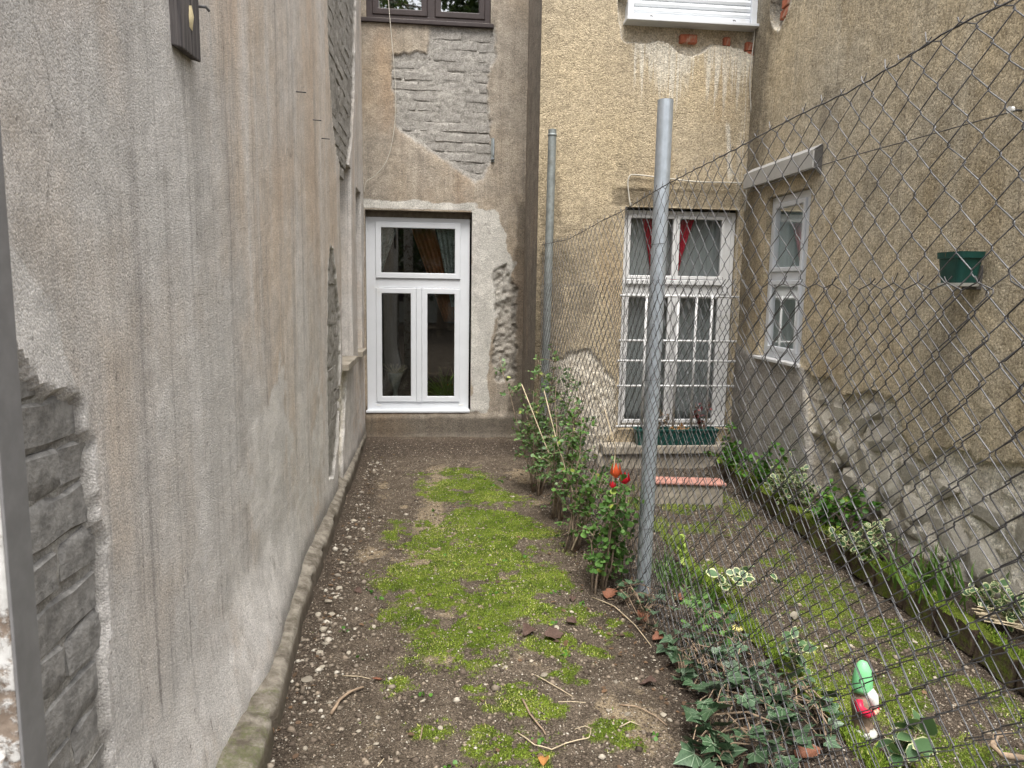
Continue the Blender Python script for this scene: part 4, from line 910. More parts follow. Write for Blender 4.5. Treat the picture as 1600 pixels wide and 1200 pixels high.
# ================================================================== FENCE
FX = lambda y: np.interp(y, [0, 2.0, 3.2, 3.7, 6.15, 9], [1.06, 1.052, 1.010, 1.006, .886, .80])
FT = lambda y: np.interp(y, [.9,1.3,1.43,1.83,2.13,2.5,3.35,4.1,4.6,5.14,6.2], [2.10,2.09,2.095,2.065,2.06,2.04,2.005,1.962,1.935,1.90,1.915])
def deform(y, z, amp, seed):
    y = np.asarray(y, float); z = np.asarray(z, float)
    a = fbm(y*1.3, z*1.1, seed, 3); b = fbm(y*1.7+5, z*1.5, seed+1, 3); c = fbm(y*1.5, z*1.9+7, seed+2, 3)
    low = np.maximum(0.0, 1-z/.8)
    return amp*(1+1.5*low)*a*1.6, amp*(1+1.2*low)*b*.9, amp*(1+1.2*low)*c*.9
def chain(root, y0, y1, s, hh, zbot, top, xoff, rad, mat, amp, seed, drop=()):
    n = int((y1-y0)/s)
    for i in range(n+1):
        if i in drop: continue
        yc = y0+i*s; zt = float(top(yc)); q = []; k = 0; z = zbot
        while z < zt-.004:
            sgn = 1 if (i+k) % 2 == 0 else -1
            for dz, am, xo in ((-.005, .93, .6), (0, 1.09, 0), (.005, .93, -.6)):
                q.append((yc+sgn*am*s/2, z+dz, xo*rad*sgn*1.8))
            z += hh/2; k += 1
        sgn = 1 if (i+k) % 2 == 0 else -1; yk = yc+sgn*.5*s
        q.append((yk, zt+.004, 0)); q.append((yk+sgn*.010, zt+(.016 if i % 3 else .026), .003))
        q = np.array(q); dx, dy, dz = deform(q[:, 0], q[:, 1], amp, seed)
        pts = np.stack([FX(q[:, 0])+xoff+dx+q[:, 2], q[:, 0]+dy, q[:, 1]+dz], 1)+rng.normal(0, .0009, (len(q), 3))
        MB().tube(pts, rad, 4, False).build('wire_strand', mat, root, smooth=True)
fa_ = thing('chain_link_fence', 'tall galvanised chain-link fence on round steel posts beside the mossy strip', 'fence', (1.06, 3.4, 0))
chain(fa_, .95, 6.13, .0475, .087, .03, FT, 0, .00145, MAT['wire'], .016, 201)
pts = []
for y in np.arange(.9, 6.2, .05):
    dx, dy, dz = deform(y, FT(y), .022, 201); pts.append((FX(y)+dx*.6, y, FT(y)+dz*.8+.002*math.sin(y*60)))
MB().tube(pts, .0022, 5).build('tension_wire', MAT['wire_old'], fa_, smooth=True)
def post(x, y, z0, z1, r_, tx, ty, mat, lab, collar=False):
    b = MB(); seg = 24; top = Vector((x+tx, y+ty, z1)); 
    b.tube([(x, y, z0), (x+tx*.5, y+ty*.5, (z0+z1)/2), top], r_, seg, cap=False)
    b.tube([top, top+Vector((0, 0, .0005)), top-Vector((0, 0, .06))], [r_, r_*.90, r_*.9], seg, cap=True)
    o = b.build('post', mat, fa_, smooth=True); o['label'] = lab
    o.data.set_sharp_from_angle(angle=math.radians(40))
    if collar: MB().tube([(x+tx, y+ty, z1-.055), (x+tx, y+ty, z1-.045), (x+tx, y+ty, z1-.035)], [r_*1.02, r_*1.13, r_*1.02], seg).build('collar', MAT['galv_dull'], o, smooth=True)
    return o
pb = post(1.052, 3.43, -.1, 2.43, .0365, .010, 0, MAT['galv'], 'stout galvanised steel post with an open top')
post(.925, 6.10, -.1, 2.845, .034, .020, 0, MAT['galv_dull'], 'dull galvanised pipe post with a collar, beside the house corner', True)
post(1.06, .86, -.1, 2.30, .0365, 0, 0, MAT['galv'], 'galvanised steel end post')
for zz in (.35, 1.1, 1.75):
    MB().tube([(1.052+.04*math.cos(a), 3.43+.04*math.sin(a), zz+.004*a) for a in np.linspace(0, 6.6, 14)]+[(1.10, 3.45, zz+.05)], .0014, 4).build('tie_wire', MAT['wire_old'], pb)
fb_ = thing('chain_link_fence', 'older lower chain-link mesh with sharp cut ends hung behind the tall fence', 'fence', (1.09, 3.0, 0))
chain(fb_, .95, 6.10, .043, .084, .0, lambda y: 1.575+.03*float(fbm(y*2, y*0+1, 211, 3)), -.013, .0015, MAT['wire_old'], .022, 221, drop=(7, 19, 33))

# ================================================================== PLANTS
def leaf_shape(kind):
    if kind == 'oval':       # x across, y along, slightly folded
        V = [(0,0,0),(-.30,.28,.05),(0,.30,0),(.30,.28,.05),(-.30,.62,.04),(0,.64,-.01),(.30,.62,.04),(0,1.0,-.07)]
        F = [(0,2,1),(0,3,2),(1,2,5),(1,5,4),(2,3,6),(2,6,5),(4,5,7),(5,6,7)]
    elif kind == 'round':
        V = [(0,0,0),(-.33,.22,.05),(0,.25,0),(.33,.22,.05),(-.44,.60,.05),(0,.62,0),(.44,.60,.05),(-.24,.90,-.0),(.24,.90,0),(0,1.0,-.06)]
        F = [(0,2,1),(0,3,2),(1,2,5),(1,5,4),(2,3,6),(2,6,5),(4,5,7),(5,6,8),(7,5,9),(5,8,9)]
    elif kind == 'blade':
        V = [(-.03,0,0),(.03,0,0),(-.028,.4,.04),(.028,.4,.04),(-.018,.75,-.03),(.018,.75,-.03),(0,1,-.18)]
        F = [(0,1,3),(0,3,2),(2,3,5),(2,5,4),(4,5,6)]
    return np.array(V, float), np.array(F)
def leaf_cloud(name, kind, pts, dirs, sizes, mat, parent, flat=.5):
    T, F = leaf_shape(kind); n = len(pts); pts = np.asarray(pts, float); D = np.asarray(dirs, float); D /= np.linalg.norm(D, axis=1, keepdims=True)+1e-9
    up = np.array([0, 0, 1.0])*flat+rng.normal(0, .45, (n, 3)); Nn = up-D*np.sum(up*D, 1, keepdims=True); Nn /= np.linalg.norm(Nn, axis=1, keepdims=True)+1e-9
    Xd = np.cross(D, Nn); S = np.asarray(sizes)[:, None, None]
    V = (T[None, :, 0, None]*Xd[:, None]+T[None, :, 1, None]*D[:, None]+T[None, :, 2, None]*Nn[:, None])*S+pts[:, None]
    off = np.array(wloc(parent)) if parent else 0
    FF = (F[None]+(np.arange(n)*len(T))[:, None, None]).reshape(-1, 3)
    uv = np.tile(T[:, :2], (n, 1)); rn = np.repeat(rng.uniform(0, 1, n), len(T))
    o = obj_from(name, raw_mesh(name, V.reshape(-1, 3)-off, FF, True, {'rnd': rn}, uv), mat, parent); return o
def leaf_mat(name, a, b, c=None, edge=None, gloss=.45, vein=0.0):
    t = NT(name); v = t.attr('rnd', 'Fac'); col = t.mix(v, a, b)
    if c: col = t.mix(t.rng(v, .95, .98), col, c)
    s = t.n('ShaderNodeSeparateXYZ'); t.l(t.coord('UV'), s.inputs[0]); ax = t.math('ABSOLUTE', s.outputs[0])
    if edge:
        w_ = t.math('SUBTRACT', t.math('MULTIPLY', t.math('MULTIPLY', s.outputs[1], t.math('SUBTRACT', 1.0, s.outputs[1])), 1.55), ax)
        w_ = t.math('ADD', w_, t.math('MULTIPLY', t.math('SUBTRACT', t.noise(60, 3, .6), .5), .12))
        col = t.mix(t.rng(w_, .12, .06), col, edge)
    if vein: col = t.mix(t.math('MULTIPLY', t.rng(ax, .03, .0), vein), col, (.25,.33,.14))
    b_ = t.n('ShaderNodeBsdfPrincipled'); t.l(col, b_.inputs['Base Color']); b_.inputs['Roughness'].default_value = gloss; b_.inputs['Specular IOR Level'].default_value = .35
    tr = t.n('ShaderNodeBsdfTranslucent'); t.l(t.mix(.5, col, (.14,.22,.03)), tr.inputs[0]); mx = t.n('ShaderNodeMixShader'); mx.inputs[0].default_value = .25
    t.l(b_.outputs[0], mx.inputs[1]); t.l(tr.outputs[0], mx.inputs[2]); t.l(mx.outputs[0], t.out.inputs[0]); return t.m
MAT['privet'] = leaf_mat('privet_leaf', (.05,.125,.03), (.15,.29,.07), (.32,.38,.07), vein=.4)
MAT['privet_pale'] = leaf_mat('privet_leaf_pale', (.075,.155,.055), (.18,.29,.10), (.36,.40,.11), vein=.4)
MAT['varieg'] = leaf_mat('variegated_leaf', (.05,.11,.045), (.10,.18,.08), edge=(.58,.60,.34))
MAT['groundleaf'] = leaf_mat('bed_leaf', (.04,.12,.015), (.10,.24,.03), (.26,.34,.05))
MAT['grass'] = leaf_mat('grass_blade', (.05,.12,.02), (.13,.22,.05), (.34,.31,.15))
MAT['darkleaf'] = leaf_mat('tree_leaf', (.02,.04,.012), (.06,.10,.028))
def shrub(label, base, lobes, nstem, leaf_n, size, mat, kind='oval', name='shrub', stem_r=.009, flat=.5, group=None, pale=.3):
    """stems from base into ellipsoid lobes; twigs with leaves along them"""
    bz = gz(base[0], base[1]); root = thing(name, label, 'shrub', (base[0], base[1], bz), group)
    rr = random.Random(int(base[0]*1000+base[1]*100)); pos = []; dr = []
    tot = sum(l[2] for l in lobes)
    for c, rad, wgt in lobes:
        c = Vector(c); rad = Vector(rad); k = max(1, round(nstem*wgt/tot)); per = int(leaf_n*wgt/tot/k)
        for s in range(k):
            b0 = Vector((base[0]+rr.uniform(-.04, .04), base[1]+rr.uniform(-.06, .06), bz-.02))
            tip = c+Vector((rr.gauss(0, .45)*rad.x, rr.gauss(0, .45)*rad.y, abs(rr.gauss(.35, .4))*rad.z))
            ctrl = b0.lerp(tip, .45)+Vector((rr.uniform(-.05, .05), rr.uniform(-.06, .06), .08))
            pts = [b0*(1-t)**2+ctrl*2*t*(1-t)+tip*t*t for t in [i/7 for i in range(8)]]
            pts = [p+Vector((rr.uniform(-1, 1), rr.uniform(-1, 1), 0))*.008 for p in pts]
            st = MB().tube(pts, [stem_r*(1-.75*i/7)*rr.uniform(.85, 1.1) for i in range(8)], 6)
            nt_ = max(4, per//7)
            for q in range(nt_):
                t = rr.uniform(.30, 1.0); p0 = pts[min(7, int(t*7))]
                d = Vector((rr.gauss(0, 1), rr.gauss(0, 1), rr.gauss(.45, .6))).normalized(); L = rr.uniform(.35, 1.0)*min(rad)*1.0
                tw = [p0, p0+d*L*.5+Vector((0, 0, .01)), p0+d*L+Vector((0, 0, rr.uniform(-.02, .03)))]
                st.tube(tw, [.0028, .002, .0012], 4, False)
                for e in range(max(2, per//nt_)):
                    f = rr.uniform(.15, 1.05); q0 = tw[0].lerp(tw[1], f*2) if f < .5 else tw[1].lerp(tw[2], f*2-1)
                    pos.append(q0+Vector((rr.gauss(0, .006), rr.gauss(0, .006), rr.gauss(0, .006)))); dd = d*.5+Vector((rr.gauss(0, 1), rr.gauss(0, 1), rr.gauss(0, .6))); dr.append(dd)
            st.build('stem', MAT['bark'], root, smooth=True)
    sz = rng.uniform(.6, 1.15, len(pos))*size
    leaf_cloud('foliage', kind, pos, dr, sz, mat, root, flat)
    return root
shrub('tall sparse privet shrub with yellowish tips at the house corner by the pipe post', (.76, 5.30), [((.74,5.3,.60),(.22,.30,.28),3),((.82,5.45,1.0),(.20,.28,.28),2.0),((.60,5.4,1.02),(.20,.2,.16),.9),((.95,5.3,.85),(.16,.3,.3),1.6)], 12, 1350, .036, MAT['privet_pale'], stem_r=.006)
shrub('leafy privet shrub between the sparse corner shrub and the thin-stemmed one', (.80, 4.66), [((.80,4.66,.52),(.17,.24,.22),2.5),((.90,4.7,.82),(.16,.25,.22),1.6)], 8, 850, .034, MAT['privet_pale'], stem_r=.007)
shrub('privet shrub with bare pale stems at its foot on the mossy strip', (.80, 4.05), [((.86,4.05,.50),(.17,.22,.20),2.5),((.92,4.1,.78),(.14,.24,.20),1.3)], 7, 800, .034, MAT['privet'], stem_r=.007)
shrub('low glossy shrub with large leaves hugging the stout galvanised post', (.84, 3.52), [((.93,3.5,.42),(.15,.20,.22),3),((.86,3.45,.24),(.12,.14,.14),1.2),((.97,3.4,.56),(.10,.12,.14),1)], 8, 640, .035, MAT['privet'], kind='round', stem_r=.007)
for k, pp in enumerate((((893,860),(930,775),(955,740)),((925,925),(945,880),(962,700),(945,640)),((930,920),(905,800),(870,690),(850,610)),((868,815),(862,720),(815,600)))):
    Ys = [4.0, 3.6, 4.3, 4.7][k]; b = MB().tube([on_y(*p, Ys+.12*i) for i, p in enumerate(pp)], [.006]+[.0035]*(len(pp)-1), 6); b0 = on_y(*pp[0], Ys)
    o = b.build('dry_shoot', MAT['twig_pale'], smooth=True); rebase(o, b0); tag(o, ['short pale bare shoot leaning towards the tulips', 'tall straight bare shoot beside the tulips and the stout post', 'long bare shoot bending from the glossy shrub towards the house corner', 'bare shoot rising out of the leafy privet towards the white window'][k], 'shoot')
# red flowers
MAT['petal_red'] = simple('red_petal', (.62,.012,.03), .5, var=.25); MAT['petal_orange'] = simple('orange_petal', (.72,.12,.04), .5, var=.25); MAT['petal_yellow'] = simple('yellow_petal', (.75,.68,.25), .5, var=.15)
def bloom(label, p, r_, mat, npet=6, tall=1.3, name='tulip', gzv=None):
    base = Vector((p.x, p.y, gz(p.x, p.y) if gzv is None else gzv)); root = thing(name, label, 'flower', base)
    MB().tube([base-Vector((0, 0, .01)), base.lerp(p, .5)+Vector((.01, .0, 0)), p], .003, 5).build('stem', MAT['groundleaf'], root)
    for k in range(npet):
        a = k*2*math.pi/npet+.3; d = Vector((math.cos(a), math.sin(a), 0)); s = Vector((-d.y, d.x, 0))
        pts = [p+d*r_*.15, p+d*r_*.75+s*r_*.45+Vector((0, 0, r_*.5*tall)), p+d*r_*.85+Vector((0, 0, r_*.6*tall)), p+d*r_*.75-s*r_*.45+Vector((0, 0, r_*.5*tall)), p+d*r_*.55+Vector((0, 0, r_*1.5*tall))]
        MB().poly(pts, [(0,2,1),(0,3,2),(1,2,4),(2,3,4)]).build('petal', mat, root, smooth=True)
    return root
bloom('crimson tulip bloom standing beside the galvanised post', on_y(976, 757, 3.55), .034, MAT['petal_red'])
bloom('orange tulip bloom above the crimson ones in the shrub', on_y(962, 747, 3.62), .036, MAT['petal_orange'], tall=1.5)
bloom('small crimson tulip bud half hidden under the orange bloom', on_y(957, 764, 3.60), .022, MAT['petal_red'])
bloom('pale yellow primrose bloom at the foot of the side wall', on_y(1214, 737, 5.3), .045, MAT['petal_yellow'], 7, .5, 'primrose')
bloom('faded cream flower among the ivy under the fence', on_z(1150, 1006, .05)+Vector((0, 0, .06)), .03, MAT['petal_yellow'], 5, .5, 'faded_flower')
# ---- plants in the raised bed at the foot of the side wall
bed = [((2.46,5.55),'groundleaf',.24,.16,150,'bright green ground cover at the house corner behind the step block'),
       ((2.50,5.05),'groundleaf',.34,.18,240,'bright green leafy clump in the bed below the narrow side window'),
       ((2.46,4.55),'varieg',.30,.18,210,'cream-edged variegated clump in the bed beside the grey cement plinth'),
       ((2.48,4.10),'groundleaf',.30,.18,240,'dense green clump in the bed in front of the rubble stones'),
       ((2.42,3.66),'varieg',.26,.17,190,'cream-edged variegated clump hanging over the bed edging'),
       ((2.48,3.20),'grass','g',.2,90,'long green grass tuft growing in the raised bed'),
       ((2.52,2.75),'varieg',.22,.18,120,'variegated clump at the bare end of the raised bed')]
for (b, mk, hgt_, rad, n_, lab) in bed:
    z0 = gz(*b)
    if hgt_ == 'g':
        root = thing('grass_tuft', lab, 'grass', (b[0], b[1], z0)); q = [(b[0]+random.gauss(0, .08), b[1]+random.gauss(0, .14), z0-.01) for _ in range(n_)]
        leaf_cloud('blades', 'blade', q, [(random.gauss(-.2, .5), random.gauss(0, .5), 1) for _ in q], rng.uniform(.14, .30, n_), MAT['grass'], root); continue
    shrub(lab, b, [((b[0]-.03, b[1], z0+hgt_*.45), (rad*.95, rad*1.5, hgt_*.55), 2), ((b[0]-.10, b[1]+.1, z0+hgt_*.2), (rad*.75, rad*1.2, hgt_*.35), 1.3)], 9, int(n_*1.8), .040, MAT[mk], kind='round', name='bed_plant', stem_r=.003, flat=.8)
# climbing leaves at the corner
shrub('small climber creeping up the house corner beside the flower box', (2.62, 6.05), [((2.60,6.1,.30),(.06,.06,.22),1)], 3, 80, .05, MAT['groundleaf'], name='climber', stem_r=.003)
# ---- narrow bed between fence and edging
def grass_tuft(b, n, h, lab, spread=.05):
    z0 = gz(*b); root = thing('grass_tuft', lab, 'grass', (b[0], b[1], z0)); q = [(b[0]+random.gauss(0, spread), b[1]+random.gauss(0, spread*1.4), z0-.01) for _ in range(n)]
    leaf_cloud('blades', 'blade', q, [(random.gauss(0, .55), random.gauss(-.1, .55), 1) for _ in q], rng.uniform(.5, 1.1, n)*h, MAT['grass'], root)
grass_tuft((1.24, 3.55), 110, .17, 'fine grass tuft beside the foot of the stout post', .06)
grass_tuft((1.30, 3.30), 70, .13, 'thin grass tuft in front of the pale pointed stone', .05)
shrub('cream-edged variegated sprig leaning over the mossy edging beside the pale stone', (1.44, 3.30), [((1.50,3.28,.12),(.10,.10,.08),1)], 4, 46, .062, MAT['varieg'], kind='round', name='variegated_sprig', stem_r=.003, flat=.9)
shrub('small cream-edged variegated sprig on the mossy edging near the gnome', (1.43, 2.62), [((1.45,2.60,.13),(.055,.06,.05),1)], 3, 18, .060, MAT['varieg'], kind='oval', name='variegated_sprig', stem_r=.003, flat=.9)
shrub('variegated sprig growing on the path in front of the gnome', (1.56, 2.03), [((1.57,2.03,.08),(.06,.06,.05),1)], 3, 14, .085, MAT['varieg'], kind='oval', name='variegated_sprig', stem_r=.003, flat=.9)
shrub('dry leafless creeping stems with few leaves over the narrow bed', (1.22, 2.95), [((1.2,2.9,.10),(.14,.4,.07),1)], 9, 70, .04, MAT['privet'], name='creeper', stem_r=.003)
# yellow-green bud
bp = on_z(1062, 885, .02); root = thing('budding_plant', 'yellow-green leafy bud rising from the narrow bed behind the stout post', 'plant', (bp.x, bp.y, gz(bp.x, bp.y)))
MAT['bud'] = leaf_mat('bud_leaf', (.30,.42,.07), (.46,.56,.16))
for k in range(3):
    q = [(bp.x+random.gauss(-.02*k+.02, .012), bp.y+random.gauss(0, .02), gz(bp.x, bp.y)+.03+.05*k+random.uniform(0, .03)) for _ in range(13)]
    leaf_cloud('foliage', 'round', q, [(random.gauss(0, .7), random.gauss(0, .7), 1) for _ in q], rng.uniform(.035, .06, 13), MAT['bud'], root)
# ---- ivy, leaf by leaf
def ivy_mesh(seed):
    rr = random.Random(seed)
    out = [(0,0),(-.22,-.14),(-.46,-.05),(-.40,.18),(-.62,.40),(-.34,.46),(-.20,.66),(0,1.0),(.20,.66),(.34,.46),(.62,.40),(.40,.18),(.46,-.05),(.22,-.14)]
    out = [(x*rr.uniform(.9, 1.1), y*rr.uniform(.94, 1.06)) for x, y in out]
    fold = rr.uniform(.10, .22); V = [(x, y, abs(x)*fold-.12*y*y+rr.uniform(-.02, .02)) for x, y in out]+[(0, .3, -.01)]
    F = [(14, i, (i+1) % 14) for i in range(14)]
    me = raw_mesh('leaf', np.array(V, float), np.array(F), True, None, np.array([(v[0], v[1]) for v in V])); me.materials.append(MAT['ivy']); return me
def ivy_mat():
    t = NT('ivy_leaf'); r_ = obrand(t); s = t.n('ShaderNodeSeparateXYZ'); t.l(t.coord('UV'), s.inputs[0])
    ang = t.math('ARCTAN2', s.outputs[0], t.math('ADD', s.outputs[1], .0)); k = t.math('DIVIDE', ang, .62)
    fr = t.math('ABSOLUTE', t.math('SUBTRACT', k, t.math('ROUND', k)))
    rad = t.math('POWER', t.math('ADD', t.math('MULTIPLY', s.outputs[0], s.outputs[0]), t.math('MULTIPLY', s.outputs[1], s.outputs[1])), .5)
    v = t.rng(t.math('MULTIPLY', fr, rad), .028, .008)
    c = t.mix(t.rng(t.noise(7, 4, .6, t.coord('UV')), .3, .7), (.026,.062,.026), (.07,.13,.06)); c = t.mix(t.math('MULTIPLY', r_, .55), c, (.075,.12,.075))
    c = t.mix(t.math('MULTIPLY', v, .75), c, (.30,.38,.26))
    return t.bsdf(c, .42, spec=.4)
MAT['ivy'] = ivy_mat()
IVY = [ivy_mesh(s) for s in range(5)]
ivy_beds = [('trailing ivy with large white-veined leaves spilling from under the fence onto the soil', [(1085,1125),(1110,1085),(1175,1095),(1235,1140),(1290,1200),(1200,1260),(1090,1230)], 74, (.055,.092)),
            ('ivy runner with dusty grey-green leaves along the fence foot', [(1035,1000),(1075,1000),(1125,1045),(1150,1090),(1100,1090),(1050,1060)], 52, (.042,.07)),
            ('young ivy sprouting at the foot of the stout post', [(955,930),(1000,930),(1045,960),(1070,1000),(1030,1000),(985,965)], 30, (.035,.055)),
            ('ivy under the mossy edging near the gnome', [(1180,1075),(1240,1060),(1300,1130),(1290,1190),(1240,1140)], 34, (.045,.075)),
            ('dark ivy tangle in the narrow bed behind the fence mesh', [(1080,975),(1130,985),(1200,1050),(1230,1085),(1180,1090),(1110,1040)], 36, (.04,.065))]
for lab, px, n_, (s0, s1) in ivy_beds:
    poly = P(on_z, px, 'xy'); A = np.array(poly); root = thing('ivy_plant', lab, 'ivy', (A[:, 0].mean(), A[:, 1].mean(), gz(A[:, 0].mean(), A[:, 1].mean())))
    k = 0; stm = MB(); last = None
    while k < n_:
        x, y = random.uniform(A[:, 0].min(), A[:, 0].max()), random.uniform(A[:, 1].min(), A[:, 1].max())
        if float(poly_sd(poly, np.array([x]), np.array([y]))[0]) < -.02: continue
        hz = random.uniform(.015, .095); o = bpy.data.objects.new('leaf', random.choice(IVY)); COL.objects.link(o); o.parent = root
        p = Vector((x, y, gz(x, y)+hz)); o.location = p-root.location; sc_ = random.uniform(s0, s1); o.scale = (sc_*random.uniform(.9, 1.12), sc_, sc_)
        o.rotation_euler = (random.gauss(.35, .35), random.gauss(0, .35), random.gauss(2.9, .9)); k += 1
        stm.tube([p, p.lerp(Vector((A[:, 0].mean(), y, gz(x, y)+.01)), .25)-Vector((0, 0, hz*.6)), Vector((x+random.uniform(-.05, .05), y+random.uniform(-.06, .06), gz(x, y)))], .0016, 4, False)
        if last is not None and (p-last).length < .3: stm.tube([last-Vector((0, 0, .02)), (p+last)/2+Vector((0, 0, .01)), p-Vector((0, 0, .02))], .0022, 4, False)
        last = p
    stm.build('runner', MAT['twig'], root)
# ---- mossy brick edgings
EDG = [lumpy_block('brick', .07, .15, .235, 60+s, amp=.006, rnd=.014) for s in range(4)]
for m_ in EDG: m_.materials.append(MAT['mossy'])
for lab, x0, y0, y1, z0 in (('mossy brick edging between the ivy bed and the garden path', 1.425, 1.95, 5.0, -.03), ('mossy brick edging holding the raised bed at the side wall', 2.36, 1.9, 5.9, .045)):
    root = thing('garden_edging', lab, 'edging', (x0, (y0+y1)/2, 0)); y = y0
    while y < y1:
        o = bpy.data.objects.new('brick', random.choice(EDG)); COL.objects.link(o); o.parent = root
        xo = .10*(y-3)/3 if x0 > 2 and y > 3 else 0
        o.location = Vector((x0+xo+random.uniform(-.008, .008), y, z0+random.uniform(-.012, .01)))-root.location; o.rotation_euler = (random.uniform(-.05, .05), random.uniform(-.08, .08), random.uniform(-.06, .06)); y += .245
# fuzzy moss on the edgings (too fine to count)
n_ = 26000; side = rng.uniform(0, 1, n_) < .5; Y = np.where(side, rng.uniform(1.95, 5.0, n_), rng.uniform(1.9, 5.9, n_)); X = np.where(side, 1.425, 2.36+.1*np.clip((Y-3)/3, 0, None))+rng.normal(0, .022, n_)
k = fbm(X*9, Y*5, 141, 3) > -.10; X, Y, side = X[k], Y[k], side[k]; n_ = len(X); Z = np.where(side, .044, .119)+rng.uniform(-.006, .004, n_)
th = rng.uniform(0, 6.28, n_); hgt = rng.uniform(.006, .016, n_); B = np.stack([X, Y, Z], 1); d = np.stack([np.cos(th), np.sin(th), 0*th], 1)*.003
VV = np.stack([B-d, B+d, B+np.stack([rng.normal(0, .004, n_), rng.normal(0, .004, n_), hgt], 1)], 1).reshape(-1, 3)
o = obj_from('moss', raw_mesh('moss', VV, np.arange(3*n_).reshape(-1, 3), False, {'rnd': np.repeat(np.clip(rng.normal(.4, .25, n_), 0, 1), 3)}), MAT['mossfuzz']); tag(o, 'soft moss growing on the brick edgings of the garden', 'moss', kind='stuff')

# ================================================================== SMALL THINGS
# step block with red top
stp = thing('step_block', 'low grey concrete step block with a red painted top slab', 'step', (1.88, 5.2, -.03))
MB().poly([(1.60,5.10,-.06),(2.12,5.02,-.06),(2.14,5.16,-.06),(1.62,5.24,-.06),(1.60,5.10,.118),(2.12,5.02,.118),(2.14,5.16,.118),(1.62,5.24,.118)],[(0,3,2,1),(4,5,6,7),(0,1,5,4),(1,2,6,5),(2,3,7,6),(3,0,4,7)]).build('block', MAT['concrete'], stp, bevel=.008)
MAT['red_slab'] = simple('red_slab', (.40,.20,.16), .8, var=.25, scale=15, dirt=(.25,.17,.13), bump=.3)
MB().poly([(1.585,5.085,.120),(2.135,5.00,.120),(2.15,5.17,.120),(1.61,5.25,.120),(1.585,5.085,.142),(2.135,5.00,.142),(2.15,5.17,.142),(1.61,5.25,.142)],[(0,3,2,1),(4,5,6,7),(0,1,5,4),(1,2,6,5),(2,3,7,6),(3,0,4,7)]).build('top_slab', MAT['red_slab'], stp, bevel=.008)
# flower box under the barred window
fbx = thing('flower_box', 'long dark green plastic flower box on the ledge under the barred window', 'flower box', (2.13, YR-.10, .186))
x0, x1, y0, y1 = 1.76, 2.50, YR-.170, YR-.035
b = MB(); b.poly([(x0+.02,y0+.015,.186),(x1-.02,y0+.015,.186),(x1-.02,y1-.015,.186),(x0+.02,y1-.015,.186),(x0,y0,.325),(x1,y0,.325),(x1,y1,.325),(x0,y1,.325),(x0+.008,y0+.008,.325),(x1-.008,y0+.008,.325),(x1-.008,y1-.008,.325),(x0+.008,y1-.008,.325),(x0+.012,y0+.012,.295),(x1-.012,y0+.012,.295),(x1-.012,y1-.012,.295),(x0+.012,y1-.012,.295)],
    [(0,3,2,1),(0,1,5,4),(1,2,6,5),(2,3,7,6),(3,0,4,7),(4,5,9,8),(5,6,10,9),(6,7,11,10),(7,4,8,11),(8,9,13,12),(9,10,14,13),(10,11,15,14),(11,8,12,15)]); b.build('box', MAT['green_plastic'], fbx)
MB().frame(x0-.006, x1+.006, y0-.006, y1+.006, .012, .312, .330, lambda u, v, n: (u, v, n)).build('rim', MAT['green_plastic'], fbx, bevel=.003)
MB().box(x0+.013, x1-.013, y0+.013, y1-.013, .28, .305).build('soil', MAT['soil'], fbx)
MAT['deadleaf'] = leaf_mat('dry_leaf', (.085,.055,.038), (.20,.12,.07), gloss=.7); MAT['redleaf'] = leaf_mat('wine_leaf', (.10,.02,.03), (.20,.05,.05), gloss=.6); MAT['amber'] = leaf_mat('amber_leaf', (.42,.20,.06), (.55,.32,.14), gloss=.7)
for lab, xx, mk, hh, n_ in (('withered brown plant in the green flower box beside the steel post', 1.98, 'deadleaf', .20, 60), ('wine-red withered plant in the green flower box near the window corner', 2.36, 'redleaf', .26, 60), ('low amber dry leaves filling the middle of the green flower box', 2.14, 'amber', .05, 50)):
    root = thing('withered_plant', lab, 'plant', (xx, YR-.10, .305)); st = MB(); q = []; dd = []
    for s in range(6):
        tip = Vector((xx+random.gauss(0, .06), YR-.10+random.gauss(0, .02), .305+hh*random.uniform(.5, 1.1))); bb = Vector((xx+random.gauss(0, .03), YR-.10, .30)); st.tube([bb, bb.lerp(tip, .5)+Vector((random.gauss(0, .01), 0, 0)), tip], .0022, 4)
        for e in range(n_//6): t = random.uniform(.3, 1); q.append(bb.lerp(tip, t)); dd.append((random.gauss(0, 1), random.gauss(0, 1), random.gauss(-.2, .6)))
    st.build('stem', MAT['twig'], root); leaf_cloud('foliage', 'oval', q, dd, rng.uniform(.025, .05, len(q)), MAT[mk], root)
# green pot on the side wall
pc = on_x(1498, 430, XS-.09); pz = on_x(1498, 446, XS-.09).z
pot = thing('flower_pot', 'dark green plastic flower pot hung on the ochre side wall', 'flower pot', (XS-.09, pc.y, pz))
b = MB(); hw0, hw1, d0, d1, H_ = .072, .092, .050, .066, .165
sh_ = lambda hw, hd, z, cr=.35: [(XS-.09+hd*math.copysign(abs(math.cos(a))**cr, math.cos(a)), pc.y+hw*math.copysign(abs(math.sin(a))**cr, math.sin(a)), pz+z) for a in np.linspace(0, 2*math.pi, 28, endpoint=False)]
rings = [sh_(hw0, d0, 0), sh_(hw1*.965, d1*.965, H_*.78), sh_(hw1*.97, d1*.97, H_*.80), sh_(hw1*1.06, d1*1.06, H_*.81), sh_(hw1*1.09, d1*1.09, H_), sh_(hw1*1.0, d1*1.0, H_), sh_(hw1*.92, d1*.92, H_*.86)]
pts = [p for r_ in rings for p in r_]; fc = [(k*28+i, k*28+(i+1) % 28, (k+1)*28+(i+1) % 28, (k+1)*28+i) for k in range(6) for i in range(28)]+[tuple(reversed(range(28)))]
b.poly(pts, fc).build('pot', MAT['green_plastic'], pot)
